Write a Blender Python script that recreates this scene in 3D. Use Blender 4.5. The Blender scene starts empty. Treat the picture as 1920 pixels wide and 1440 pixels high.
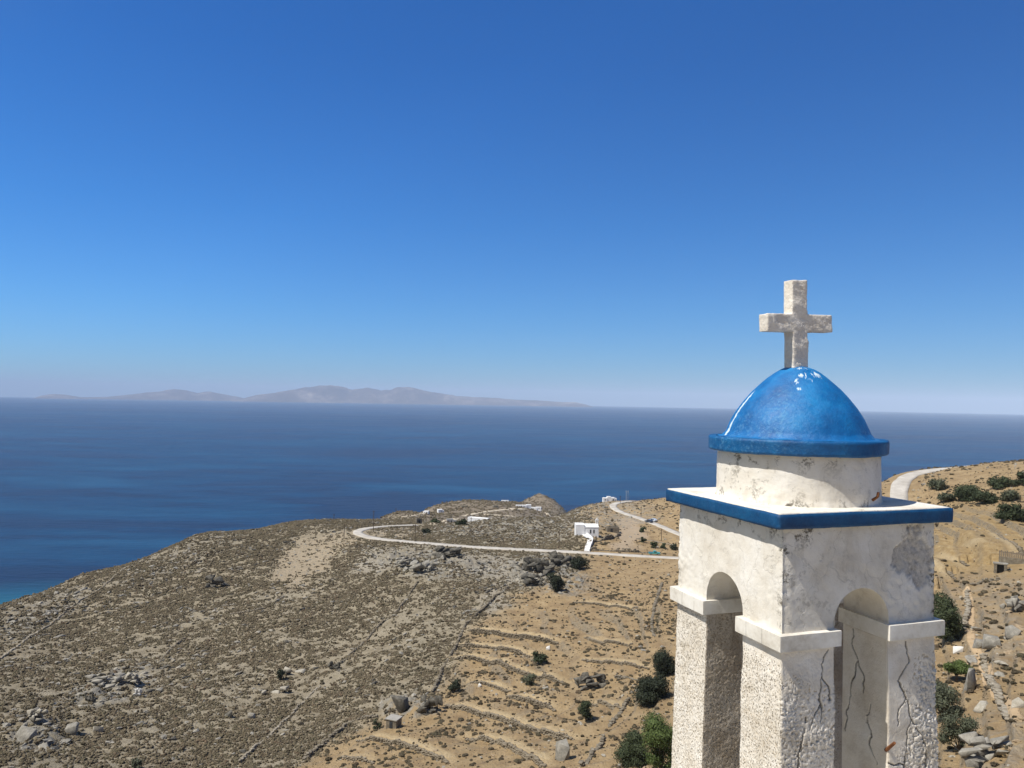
import bpy, bmesh, math, random, time
import numpy as np
from mathutils import Vector, Matrix
T0 = time.time()
rad = math.radians
SC = bpy.context.scene
C = SC.collection

# ------------------------------------------------------------------ camera, sky, sun, exposure
FPX = 1442.0                                    # focal length in pixels of a 1920 px wide frame
PITCH, ROLL = rad(1.05), rad(0.985)
SEA_H = 220.0                                   # the camera stands this far above the sea
EARTH = 6.371e6

_fw = np.array([0, math.cos(PITCH), math.sin(PITCH)])
_r0 = np.array([1.0, 0, 0]); _u0 = np.cross(_r0, _fw)
CR = math.cos(ROLL) * _r0 + math.sin(ROLL) * _u0
CU = -math.sin(ROLL) * _r0 + math.cos(ROLL) * _u0
cam_data = bpy.data.cameras.new('camera')
cam = bpy.data.objects.new('camera', cam_data); C.objects.link(cam)
cam_data.sensor_width = 36; cam_data.lens = FPX / 1920 * 36
cam_data.clip_start = 0.1; cam_data.clip_end = 200000
cam.matrix_world = Matrix(((CR[0], CU[0], -_fw[0], 0), (CR[1], CU[1], -_fw[1], 0), (CR[2], CU[2], -_fw[2], 0), (0, 0, 0, 1)))
SC.camera = cam

YAW = 0.3263                                    # the bell tower's turn
AX = np.array([math.cos(YAW), math.sin(YAW)]); BX = np.array([-math.sin(YAW), math.cos(YAW)])
ALPHA = rad(5.0); SUN_EL = rad(57.5)
sh = -AX * math.cos(ALPHA) - BX * math.sin(ALPHA)
SUN = Vector((sh[0] * math.cos(SUN_EL), sh[1] * math.cos(SUN_EL), math.sin(SUN_EL)))
world = bpy.data.worlds.new('World'); SC.world = world; world.use_nodes = True
wn = world.node_tree; wn.nodes.clear()
sky = wn.nodes.new('ShaderNodeTexSky'); sky.sky_type = 'NISHITA'; sky.sun_disc = False
sky.sun_elevation = SUN_EL; sky.sun_rotation = math.atan2(SUN.x, SUN.y)
sky.altitude = 300; sky.air_density = 1.0; sky.dust_density = 0.25; sky.ozone_density = 2.0
# a deep summer blue away from the sun, whiter air in the wide aureole around it
tcw = wn.nodes.new('ShaderNodeTexCoord'); dot = wn.nodes.new('ShaderNodeVectorMath'); dot.operation = 'DOT_PRODUCT'; dot.inputs[1].default_value = SUN
wn.links.new(tcw.outputs['Generated'], dot.inputs[0])
aur = wn.nodes.new('ShaderNodeMapRange'); aur.interpolation_type = 'SMOOTHSTEP'; aur.inputs['From Min'].default_value = 0.36; aur.inputs['From Max'].default_value = 0.85; wn.links.new(dot.outputs['Value'], aur.inputs['Value'])
tint = wn.nodes.new('ShaderNodeMix'); tint.data_type = 'RGBA'; sepw = wn.nodes.new('ShaderNodeSeparateXYZ'); wn.links.new(tcw.outputs['Generated'], sepw.inputs[0])
elr = wn.nodes.new('ShaderNodeValToRGB'); wn.links.new(sepw.outputs['Z'], elr.inputs['Fac'])
elr.color_ramp.elements[0].position = 0.02; elr.color_ramp.elements[0].color = (0.38, 0.74, 1.27, 1)
elr.color_ramp.elements[1].position = 0.40; elr.color_ramp.elements[1].color = (0.155, 0.60, 1.18, 1)
e_ = elr.color_ramp.elements.new(0.22); e_.color = (0.205, 0.68, 1.25, 1); e_ = elr.color_ramp.elements.new(0.11); e_.color = (0.285, 0.73, 1.27, 1)
wn.links.new(elr.outputs['Color'], tint.inputs[6])
tint.inputs[7].default_value = (1.18, 0.98, 0.74, 1); wn.links.new(aur.outputs[0], tint.inputs[0])
hs = wn.nodes.new('ShaderNodeMix'); hs.data_type = 'RGBA'; hs.blend_type = 'MULTIPLY'; hs.inputs[0].default_value = 1.0
azr = wn.nodes.new('ShaderNodeMapRange'); azr.inputs['From Min'].default_value = -0.5; azr.inputs['From Max'].default_value = 0.12; azr.inputs['To Min'].default_value = 0.66; azr.inputs['To Max'].default_value = 1.0; wn.links.new(dot.outputs['Value'], azr.inputs['Value'])
tsc = wn.nodes.new('ShaderNodeVectorMath'); tsc.operation = 'SCALE'; wn.links.new(tint.outputs[2], tsc.inputs[0]); wn.links.new(azr.outputs[0], tsc.inputs['Scale']); wn.links.new(tsc.outputs[0], hs.inputs[7])
bg = wn.nodes.new('ShaderNodeBackground'); bg.inputs['Strength'].default_value = 0.098
wo = wn.nodes.new('ShaderNodeOutputWorld')
wn.links.new(sky.outputs[0], hs.inputs[6]); wn.links.new(hs.outputs[2], bg.inputs['Color']); wn.links.new(bg.outputs[0], wo.inputs['Surface'])
sd = bpy.data.lights.new('sun', 'SUN'); sd.energy = 5.0; sd.angle = rad(0.53); sd.color = (1.0, 0.96, 0.90)
so = bpy.data.objects.new('sun', sd); C.objects.link(so)
so.rotation_euler = SUN.to_track_quat('Z', 'Y').to_euler(); so.location = (0, 0, 60)
vs = SC.view_settings; vs.view_transform = 'Standard'; vs.look = 'None'; vs.exposure = 0.18; vs.gamma = 1.0; vs.use_curve_mapping = False
SC.cycles.max_bounces = 6; SC.cycles.volume_bounces = 2; SC.cycles.use_denoising = True
SC.cycles.diffuse_bounces = 3; SC.cycles.glossy_bounces = 2; SC.cycles.transmission_bounces = 1
HAZE_DENSITY = 3.6e-5

# ------------------------------------------------------------------ numpy noise
def _hash(ix, iy, s):
    h = (ix.astype(np.int64) * 374761393 + iy.astype(np.int64) * 668265263 + s * 974634547) & 0xffffffff
    h = ((h ^ (h >> 13)) * 1274126177) & 0xffffffff
    return ((h ^ (h >> 16)) & 0xffff).astype(np.float64) / 65535.0
def vnoise(x, y, s=0):
    x = np.asarray(x, float); y = np.asarray(y, float)
    ix = np.floor(x); iy = np.floor(y); fx = x - ix; fy = y - iy
    fx = fx * fx * fx * (fx * (fx * 6 - 15) + 10); fy = fy * fy * fy * (fy * (fy * 6 - 15) + 10)
    a = _hash(ix, iy, s); b = _hash(ix + 1, iy, s); c = _hash(ix, iy + 1, s); d = _hash(ix + 1, iy + 1, s)
    return (a + (b - a) * fx) * (1 - fy) + (c + (d - c) * fx) * fy      # 0..1
def fbm(x, y, o=4, s=0, gain=0.5):
    t = 0; a = 1; n = 0
    for k in range(o):
        t = t + a * (vnoise(x * 2 ** k + 17.3 * k, y * 2 ** k - 9.1 * k, s + k) - 0.5); n += a; a *= gain
    return 2 * t / n                                                     # about -1..1
def sstep(a, b, x):
    t = np.clip((x - a) / (b - a), 0, 1); return t * t * (3 - 2 * t)

# ------------------------------------------------------------------ terrain: a surveyed height field
def ray(u, v):
    u = np.asarray(u, float); v = np.asarray(v, float)
    d = _fw[None] + CR[None] * ((u - 960) / FPX)[:, None] - CU[None] * ((v - 720) / FPX)[:, None]
    hz = np.hypot(d[:, 0], d[:, 1])
    return np.arctan2(d[:, 0], d[:, 1]), -d[:, 2] / hz                   # azimuth, tangent of the depression
def project(x, y, z):
    d = y * _fw[1] + z * _fw[2]
    return 960 + FPX * (x * CR[0] + y * CR[1] + z * CR[2]) / d, 720 - FPX * (x * CU[0] + y * CU[1] + z * CU[2]) / d
# survey: columns of sight lines with distances, then the ground hidden beyond each crest (distance, height)
SURVEY = [
 (-420, [(1440,175),(1320,225),(1230,290)], [(380,-140),(520,-200),(640,-236)]),
 (0,    [(1440,150),(1300,192),(1200,245),(1137,312)], [(390,-132),(500,-185),(640,-232)]),
 (150,  [(1440,150),(1300,192),(1180,258),(1079,332)], [(420,-125),(550,-185),(700,-234)]),
 (370,  [(1440,145),(1300,188),(1150,256),(1060,306),(1000,352)], [(450,-110),(600,-180),(780,-234)]),
 (540,  [(1440,140),(1300,184),(1150,245),(1050,300),(978,376)], [(480,-100),(640,-170),(850,-236)]),
 (640,  [(1440,135),(1300,180),(1150,240),(1055,288),(1008,322),(976,405)], [(500,-100),(680,-170),(900,-236)]),
 (720,  [(1440,130),(1300,175),(1150,232),(1060,278),(993,360),(977,450),(968,560)], [(700,-135),(850,-190),(1000,-236)]),
 (800,  [(1440,125),(1300,170),(1150,225),(1060,272),(996,372),(976,500),(964,640),(956,770)], [(900,-160),(1050,-210),(1150,-238)]),
 (900,  [(1440,120),(1300,165),(1150,220),(1075,262),(1005,342),(977,405)], [(460,-84),(540,-90),(850,-117),(1000,-160),(1180,-238)]),
 (901,  [(960,620),(945,840)], []),
 (960,  [(1440,118),(1300,162),(1150,216),(1075,262),(1005,345),(972,405)], [(470,-82),(560,-92),(1060,-170),(1250,-240)]),
 (961,  [(957,650),(940,890)], []),
 (1010, [(1440,116),(1300,160),(1150,214),(1075,262),(1005,345),(970,412)], [(480,-82),(580,-96),(1130,-200),(1280,-240)]),
 (1011, [(956,800),(951,900),(946,1005)], []),
 (985, [(952,860),(948,985)], []),
 (1036, [(960,880),(952,1000)], [(1120,-195)]),
 (1058, [(1440,114),(1300,158),(1150,212),(1075,262),(1005,340),(982,400)], [(480,-80),(620,-104),(1200,-240)]),
 (1059, [(963,900),(958,985)], [(1080,-195)]),
 (1085, [(1005,322),(980,365),(953,452)], [(560,-90),(760,-128),(900,-155),(1000,-185),(1120,-238)]),
 (1150, [(1440,112),(1300,155),(1150,210),(1085,258),(1018,318),(990,355),(962,420),(939,475)], [(600,-110),(760,-180),(900,-238)]),
 (1250, [(1440,105),(1300,146),(1150,200),(1085,255),(1022,330),(990,368),(958,415),(931,455)], [(600,-110),(760,-180),(900,-238)]),
 (1450, [(1440,95),(1300,132),(1150,182),(1050,235),(960,340),(925,420)], [(560,-110),(760,-190),(860,-236)]),
 (1640, [(1440,85),(1300,112),(1200,138),(1080,178),(1000,222),(940,270),(905,312)], [(420,-85),(560,-160),(720,-236)]),
 (1690, [(1440,82),(1200,130),(1080,170),(1000,212),(960,240)], [(420,-80),(560,-150),(740,-236)]),
 (1800, [(1440,76),(1300,97),(1200,119),(1100,150),(1000,198),(930,246),(877,298)], [(420,-74),(560,-140),(760,-236)]),
 (1920, [(1440,70),(1300,90),(1200,111),(1100,141),(1000,188),(930,234),(863,308)], [(430,-66),(600,-140),(800,-236)]),
 (2250, [(1440,62),(1250,90),(1100,130),(960,210),(850,320)], [(450,-60),(650,-140),(850,-236)]),
]
ROADS = {
 'road': (4.0, [(1300,1048,294),(1270,1046.5,296),(1200,1042.5,297),(1120,1037.5,298),(1040,1033,300),(960,1029.5,301),(880,1025,303),(800,1018.5,307),(740,1013.5,311),(700,1008.5,316),
          (680,1003.5,322),(671,999,329),(673,995,337),(686,991,348),(712,987.5,363),(745,985.5,380),(785,984.5,392)]),
 'road.001': (3.8, [(1300,1012,338),(1270,1000,352),(1245,989,368),(1220,979,385),(1195,970,402),(1175,964,415),(1158,957,428),(1150,950,440),(1152,945,450),(1165,941.5,462),(1185,939.5,472)]),
 'road.002': (4.7, [(1694,990,226),(1690,960,241),(1686,935,254),(1686,918,265),(1692,903,278),(1708,891,292),(1735,883.5,302),(1765,879.5,309),(1795,877.2,314),(1830,874,322)]),
}
cps = []
for u, vis, hid in SURVEY:
    th, _ = ray([u], [800]); th = th[0]
    for v, r in vis:
        t1, t = ray([u], [v]); cps.append((t1[0], math.log(r), t[0]))
    for r, z in hid: cps.append((th, math.log(r), -z / r))
    if u not in (901, 961, 985, 1011, 1036, 1059, 1085):
        for r, z in ((4, -7.6), (12, -10.2), (28, -19.0 if u < 1500 else -17.5)): cps.append((th, math.log(r), -z / r))
        if u < 1400: cps.append((th, math.log(70), 0.585))
        cps.append((th, math.log(1400), 250 / 1400)); cps.append((th, math.log(2200), 260 / 2200))
for nm, (w, pts) in ROADS.items():
    for u, v, r in pts:
        t1, t = ray([u], [v]); cps.append((t1[0], math.log(r), t[0]))
cps = np.array(cps); KT = 2.2
cpx = np.c_[cps[:, 0] * KT, cps[:, 1]]
def _k(d2): return np.sqrt(d2 + 0.04 ** 2)
_A = _k(((cpx[:, None] - cpx[None]) ** 2).sum(-1)); _n = len(cpx)
_M = np.zeros((_n + 1, _n + 1)); _M[:_n, :_n] = _A - np.eye(_n) * 0.004; _M[:_n, _n] = 1; _M[_n, :_n] = 1
_w = np.linalg.solve(_M, np.r_[cps[:, 2], 0])
def base_t(th, lr):
    out = np.empty(len(th))
    for i in range(0, len(th), 60000):
        q = np.c_[th[i:i + 60000] * KT, lr[i:i + 60000]]
        d2 = (q[:, :1] - cpx[None, :, 0]) ** 2 + (q[:, 1:] - cpx[None, :, 1]) ** 2
        out[i:i + 60000] = _k(d2) @ _w[:_n] + _w[_n]
    return out
_ct, _ = ray([1011], [930]); CONE = (math.sin(_ct[0]) * 1000, math.cos(_ct[0]) * 1000)
def H0(x, y):
    r = np.hypot(x, y); th = np.arctan2(x, y)
    z = -r * base_t(np.clip(th, -1.08, 1.08), np.log(np.maximum(r, 3)))
    z = z + 14.5 * np.maximum(0, 1 - np.hypot(x - CONE[0], y - CONE[1]) / 42.0) ** 1.1        # the rocky cone at the end of the headland
    back = -7 + 0.24 * r - 0.00022 * r * r * 0.8                                             # the hillside the photographer stands on
    k = sstep(1.05, 1.75, np.abs(th)); return z * (1 - k) + np.maximum(back, -240) * k
# soil regions (where the ground is made of what)
OB_V = [900, 1030, 1062, 1100, 1140, 1200, 1250, 1300, 1340, 1400, 1440, 1500]
OB_U = [1090, 1090, 1075, 1000, 930, 868, 845, 815, 720, 610, 545, 430]
def blob(u, v, cu, cv, a, b, rot=0.0, soft=0.35):
    c, s = math.cos(rot), math.sin(rot); du, dv = u - cu, v - cv
    q = np.sqrt(((du * c + dv * s) / a) ** 2 + ((-du * s + dv * c) / b) ** 2)
    return 1 - sstep(1 - soft, 1 + soft, q)
def masks(x, y, z):
    u, v = project(x, y, z)
    n = fbm(x / 14, y / 14, 4, 5); n2 = fbm(x / 5, y / 5, 3, 9)
    u = u + n * 26 + n2 * 8; v = v + n2 * 7
    orange = sstep(-35, 45, u - np.interp(v, OB_V, OB_U))
    gold = np.maximum(blob(u, v, 1835, 1015, 120, 62), blob(u, v, 1890, 900, 90, 26) * 0.12)
    scree = np.maximum.reduce([blob(u, v, 572, 1048, 62, 36, -0.75), blob(u, v, 640, 1010, 60, 14, -0.1)*0.9, blob(u, v, 745, 998, 55, 9) * 0.9])
    grey = np.maximum.reduce([blob(u, v, 702, 1050, 44, 22, -0.4), blob(u, v, 930, 1062, 80, 24, 0.2), blob(u, v, 800, 1035, 90, 12, 0.1) * 0.5, blob(u, v, 700, 1120, 400, 9, 0.05) * 0.0, blob(u, v, 930, 1120, 40, 22, -0.7) * 0.8])
    cut = blob(u, v, 1180, 1000, 26, 34, 0.3)
    rock = np.maximum.reduce([blob(u, v, 820, 1062, 110, 26, 0.1), blob(u, v, 1030, 1078, 78, 34, 0.25), blob(u, v, 200, 1290, 90, 26, -0.3), blob(u, v, 60, 1370, 60, 40), blob(u, v, 1870, 1195, 70, 60) * 0.45, blob(u, v, 1895, 1390, 80, 70) * 0.45, blob(u, v, 770, 1325, 60, 22), blob(u, v, 60, 1150, 110, 26, -0.4)*0.7, blob(u, v, 960, 992, 150, 24) * 0.75, blob(u, v, 1140, 962, 90, 26) * 0.7, blob(u, v, 330, 1050, 120, 30, -0.4) * 0.5, blob(u, v, 1860, 1120, 80, 40) * 0.35])
    rr = np.hypot(x, y)
    far = sstep(430, 560, rr) * (1 - sstep(1650, 1700, u))
    return dict(orange=orange, gold=gold, scree=scree, grey=grey, cut=cut, rock=rock, far=far)
def detail(x, y, z, want=False):
    r = np.hypot(x, y); m = masks(x, y, z)
    amp = sstep(6, 60, r)
    d = fbm(x / 38, y / 38, 3, 1) * 0.9 + fbm(x / 11, y / 11, 3, 2) * 0.42 + fbm(x / 3.2, y / 3.2, 3, 3) * 0.17
    # tilted schist ledges
    q = fbm((x * 0.8 + y * 0.6) / 9, (y * 0.8 - x * 0.6) / 3.2, 4, 7, 0.6)
    d = d + np.abs(q) * (0.45 + 2.1 * m['rock'] + 0.5 * m['grey'])* (1 - 0.7 * m['orange'] * (1 - m['rock'])) * (1 - m['scree'])
    # cultivation terraces
    ter = np.maximum(m['orange'] * sstep(235, 200, r), m['gold']) * sstep(50, 80, r)
    hstep = 1.25
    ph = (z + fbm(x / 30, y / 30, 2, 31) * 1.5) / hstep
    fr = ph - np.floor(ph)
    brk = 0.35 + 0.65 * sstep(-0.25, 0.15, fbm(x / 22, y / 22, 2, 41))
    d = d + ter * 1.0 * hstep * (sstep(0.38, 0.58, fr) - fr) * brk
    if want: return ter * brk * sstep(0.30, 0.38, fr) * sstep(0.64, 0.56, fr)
    return d * amp * (1 + 0.6 * sstep(450, 900, r))
road_pts = []
def polar(u, v, r):
    th, t = ray([u], [v]); return np.array([math.sin(th[0]) * r, math.cos(th[0]) * r, -t[0] * r])
def smooth_line(P, step):
    P = np.array(P, float); Q = []
    for i in range(len(P) - 1):
        p0, p1, p2, p3 = P[max(i - 1, 0)], P[i], P[i + 1], P[min(i + 2, len(P) - 1)]
        n = max(2, int(np.linalg.norm((p2 - p1)[:2]) / step))
        for k in range(n):
            t = k / n
            Q.append(0.5 * (2 * p1 + (p2 - p0) * t + (2 * p0 - 5 * p1 + 4 * p2 - p3) * t * t + (3 * p1 - p0 - 3 * p2 + p3) * t ** 3))
    Q.append(P[-1]); return np.array(Q)
ROAD_LINES = {}
for nm, (w, pts) in ROADS.items():
    L = smooth_line([polar(*p) for p in pts], 1.2)
    z = L[:, 2].copy()
    for _ in range(40): z[1:-1] = 0.25 * z[:-2] + 0.5 * z[1:-1] + 0.25 * z[2:]
    L[:, 2] = z; ROAD_LINES[nm] = (L, w)
RP = np.concatenate([np.c_[L, np.full(len(L), w)] for L, w in ROAD_LINES.values()])
def H(x, y):
    x = np.asarray(x, float); y = np.asarray(y, float)
    z = H0(x, y); z = z + detail(x, y, z)
    # level the ground under the roads
    r = np.hypot(x, y); sel = np.where((r > 200) & (r < 500))[0]
    if len(sel):
        best = np.full(len(sel), 1e9); bz = np.zeros(len(sel)); bw = np.ones(len(sel))
        for nm, (L, w) in ROAD_LINES.items():
            lo = L[:, :2].min(0) - 14; hi = L[:, :2].max(0) + 14
            s2 = np.where((x[sel] > lo[0]) & (x[sel] < hi[0]) & (y[sel] > lo[1]) & (y[sel] < hi[1]))[0]
            for i in range(0, len(s2), 20000):
                ii = s2[i:i + 20000]
                d2 = (x[sel[ii], None] - L[None, :, 0]) ** 2 + (y[sel[ii], None] - L[None, :, 1]) ** 2
                k = d2.argmin(1); dd = np.sqrt(d2[np.arange(len(ii)), k])
                up = dd < best[ii]; best[ii[up]] = dd[up]; bz[ii[up]] = L[k[up], 2]; bw[ii[up]] = w
        m = 1 - sstep(bw * 0.5 + 0.9, bw * 0.5 + 6.5, best)
        z[sel] = z[sel] * (1 - m) + (bz - 0.10) * m
    return z
_rm = np.exp(np.linspace(math.log(40), math.log(1700), 900))
def hit(uv):
    """where a line of sight meets the ground"""
    uv = np.array(uv, float).reshape(-1, 2); th, t = ray(uv[:, 0], uv[:, 1]); out = []
    for k in range(len(th)):
        z = H(np.sin(th[k]) * _rm, np.cos(th[k]) * _rm); f = z + t[k] * _rm
        j = np.where(f > 0)[0]
        j = j[0] if len(j) else len(_rm) - 1
        if j == 0: r = _rm[0]
        else:
            a = f[j - 1] / (f[j - 1] - f[j] + 1e-12); r = _rm[j - 1] + (_rm[j] - _rm[j - 1]) * np.clip(a, 0, 1)
        out.append((math.sin(th[k]) * r, math.cos(th[k]) * r, -t[k] * r))
    return np.array(out)

# ------------------------------------------------------------------ object helpers
def tag(o, label=None, cat=None, group=None, kind=None):
    if label: o['label'] = label
    if cat:
        o['category'] = cat
        if not kind: o['kind'] = 'thing'
    if group: o['group'] = group
    if kind: o['kind'] = kind
    return o
def empty(name, loc, rz=0.0):
    o = bpy.data.objects.new(name, None); C.objects.link(o); o.location = loc; o.rotation_euler = (0, 0, rz); o.empty_display_size = 0.3
    return o
def mesh_np(name, V, F, mat, parent=None, smooth=False, loc=None, link=True):
    V = np.asarray(V, np.float32); me = bpy.data.meshes.new(name)
    if isinstance(F, np.ndarray):
        n, k = F.shape
        me.vertices.add(len(V)); me.vertices.foreach_set('co', V.ravel())
        me.loops.add(n * k); me.loops.foreach_set('vertex_index', F.astype(np.int32).ravel())
        me.polygons.add(n); me.polygons.foreach_set('loop_start', np.arange(0, n * k, k, dtype=np.int32))
        me.polygons.foreach_set('loop_total', np.full(n, k, np.int32))
        me.update(calc_edges=True); me.validate()
    else:
        me.from_pydata([tuple(v) for v in V.tolist()], [], F); me.update()
    if mat: me.materials.append(mat)
    if smooth: me.polygons.foreach_set('use_smooth', np.ones(len(me.polygons), bool))
    o = bpy.data.objects.new(name, me)
    if link: C.objects.link(o)
    if parent: o.parent = parent
    if loc is not None: o.location = loc
    return o
class MB:
    def __init__(s): s.V = []; s.F = []
    def add(s, V, F):
        n = len(s.V); s.V += [tuple(map(float, v)) for v in V]; s.F += [[i + n for i in f] for f in F]; return s
    def box(s, x0, x1, y0, y1, z0, z1, M=None):
        V = [(x0, y0, z0), (x1, y0, z0), (x1, y1, z0), (x0, y1, z0), (x0, y0, z1), (x1, y0, z1), (x1, y1, z1), (x0, y1, z1)]
        if M is not None: V = [M @ Vector(v) for v in V]
        return s.add(V, [[3, 2, 1, 0], [4, 5, 6, 7], [0, 1, 5, 4], [1, 2, 6, 5], [2, 3, 7, 6], [3, 0, 4, 7]])
    def tube(s, p, q, r0, r1=None, n=8):
        p = Vector(p); q = Vector(q); r1 = r0 if r1 is None else r1
        d = (q - p).normalized(); a = d.orthogonal().normalized(); b = d.cross(a)
        V = [p + (a * math.cos(2 * math.pi * k / n) + b * math.sin(2 * math.pi * k / n)) * r0 for k in range(n)] + [q + (a * math.cos(2 * math.pi * k / n) + b * math.sin(2 * math.pi * k / n)) * r1 for k in range(n)]
        F = [[k, (k + 1) % n, n + (k + 1) % n, n + k] for k in range(n)] + [list(range(n))[::-1], list(range(n, 2 * n))]
        return s.add(V, F)
    def build(s, name, mat, parent=None, bevel=0, smooth=False):
        o = mesh_np(name, s.V, s.F, mat, parent, smooth)
        if bevel:
            m = o.modifiers.new('bevel', 'BEVEL'); m.width = bevel; m.segments = 2; m.limit_method = 'ANGLE'
        return o

# ------------------------------------------------------------------ materials
class NT:
    def __init__(s, name):
        s.m = bpy.data.materials.new(name); s.m.use_nodes = True; s.t = s.m.node_tree; s.b = s.t.nodes['Principled BSDF']
        s.tc = s.t.nodes.new('ShaderNodeTexCoord')
    def L(s, a, b): s.t.links.new(a, b)
    def n(s, typ, **k):
        o = s.t.nodes.new(typ)
        for a, v in k.items(): setattr(o, a, v)
        return o
    def noise(s, scale, detail=4, rough=0.55, vec=None, dist=0.0, coord='Object', off=None, stretch=None):
        v = vec or s.tc.outputs[coord]
        if stretch is not None or off is not None:
            mp = s.n('ShaderNodeMapping'); s.L(v, mp.inputs['Vector'])
            if stretch is not None: mp.inputs['Scale'].default_value = stretch
            if off is not None: mp.inputs['Location'].default_value = off
            v = mp.outputs[0]
        o = s.n('ShaderNodeTexNoise'); s.L(v, o.inputs['Vector']); o.inputs['Scale'].default_value = scale
        o.inputs['Detail'].default_value = detail; o.inputs['Roughness'].default_value = rough; o.inputs['Distortion'].default_value = dist
        return o.outputs['Fac']
    def ramp(s, fac, stops, interp='LINEAR'):
        o = s.n('ShaderNodeValToRGB'); e = o.color_ramp; e.interpolation = interp
        while len(e.elements) < len(stops): e.elements.new(0.5)
        for el, (p, c) in zip(e.elements, stops):
            el.position = p; el.color = (c, c, c, 1) if not hasattr(c, '__len__') else (*c, 1)
        s.L(fac, o.inputs['Fac']); return o.outputs['Color']
    def mix(s, fac, a, b, mode='MIX'):
        o = s.n('ShaderNodeMix', data_type='RGBA', blend_type=mode)
        for sock, val in ((o.inputs[0], fac), (o.inputs[6], a), (o.inputs[7], b)):
            if hasattr(val, 'links') or isinstance(val, bpy.types.NodeSocket): s.L(val, sock)
            elif hasattr(val, '__len__'): sock.default_value = (*val, 1)
            else: sock.default_value = val
        return o.outputs[2]
    def math(s, op, a, b=0.0, clamp=False):
        o = s.n('ShaderNodeMath', operation=op, use_clamp=clamp)
        for sock, val in ((o.inputs[0], a), (o.inputs[1], b)):
            if isinstance(val, bpy.types.NodeSocket): s.L(val, sock)
            else: sock.default_value = val
        return o.outputs[0]
    def attr(s, name):
        o = s.n('ShaderNodeAttribute'); o.attribute_name = name; return o.outputs['Fac']
    def bump(s, h, strength=0.5, dist=0.02, chain=None):
        o = s.n('ShaderNodeBump'); o.inputs['Strength'].default_value = strength; o.inputs['Distance'].default_value = dist
        s.L(h, o.inputs['Height'])
        if chain is not None: s.L(chain, o.inputs['Normal'])
        return o.outputs[0]
    def out(s, color=None, rough=0.8, normal=None, spec=None):
        if color is not None:
            if isinstance(color, bpy.types.NodeSocket): s.L(color, s.b.inputs['Base Color'])
            else: s.b.inputs['Base Color'].default_value = (*color, 1)
        if isinstance(rough, bpy.types.NodeSocket): s.L(rough, s.b.inputs['Roughness'])
        else: s.b.inputs['Roughness'].default_value = rough
        if normal is not None: s.L(normal, s.b.inputs['Normal'])
        if spec is not None: s.b.inputs['Specular IOR Level'].default_value = spec
        return s.m

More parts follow.
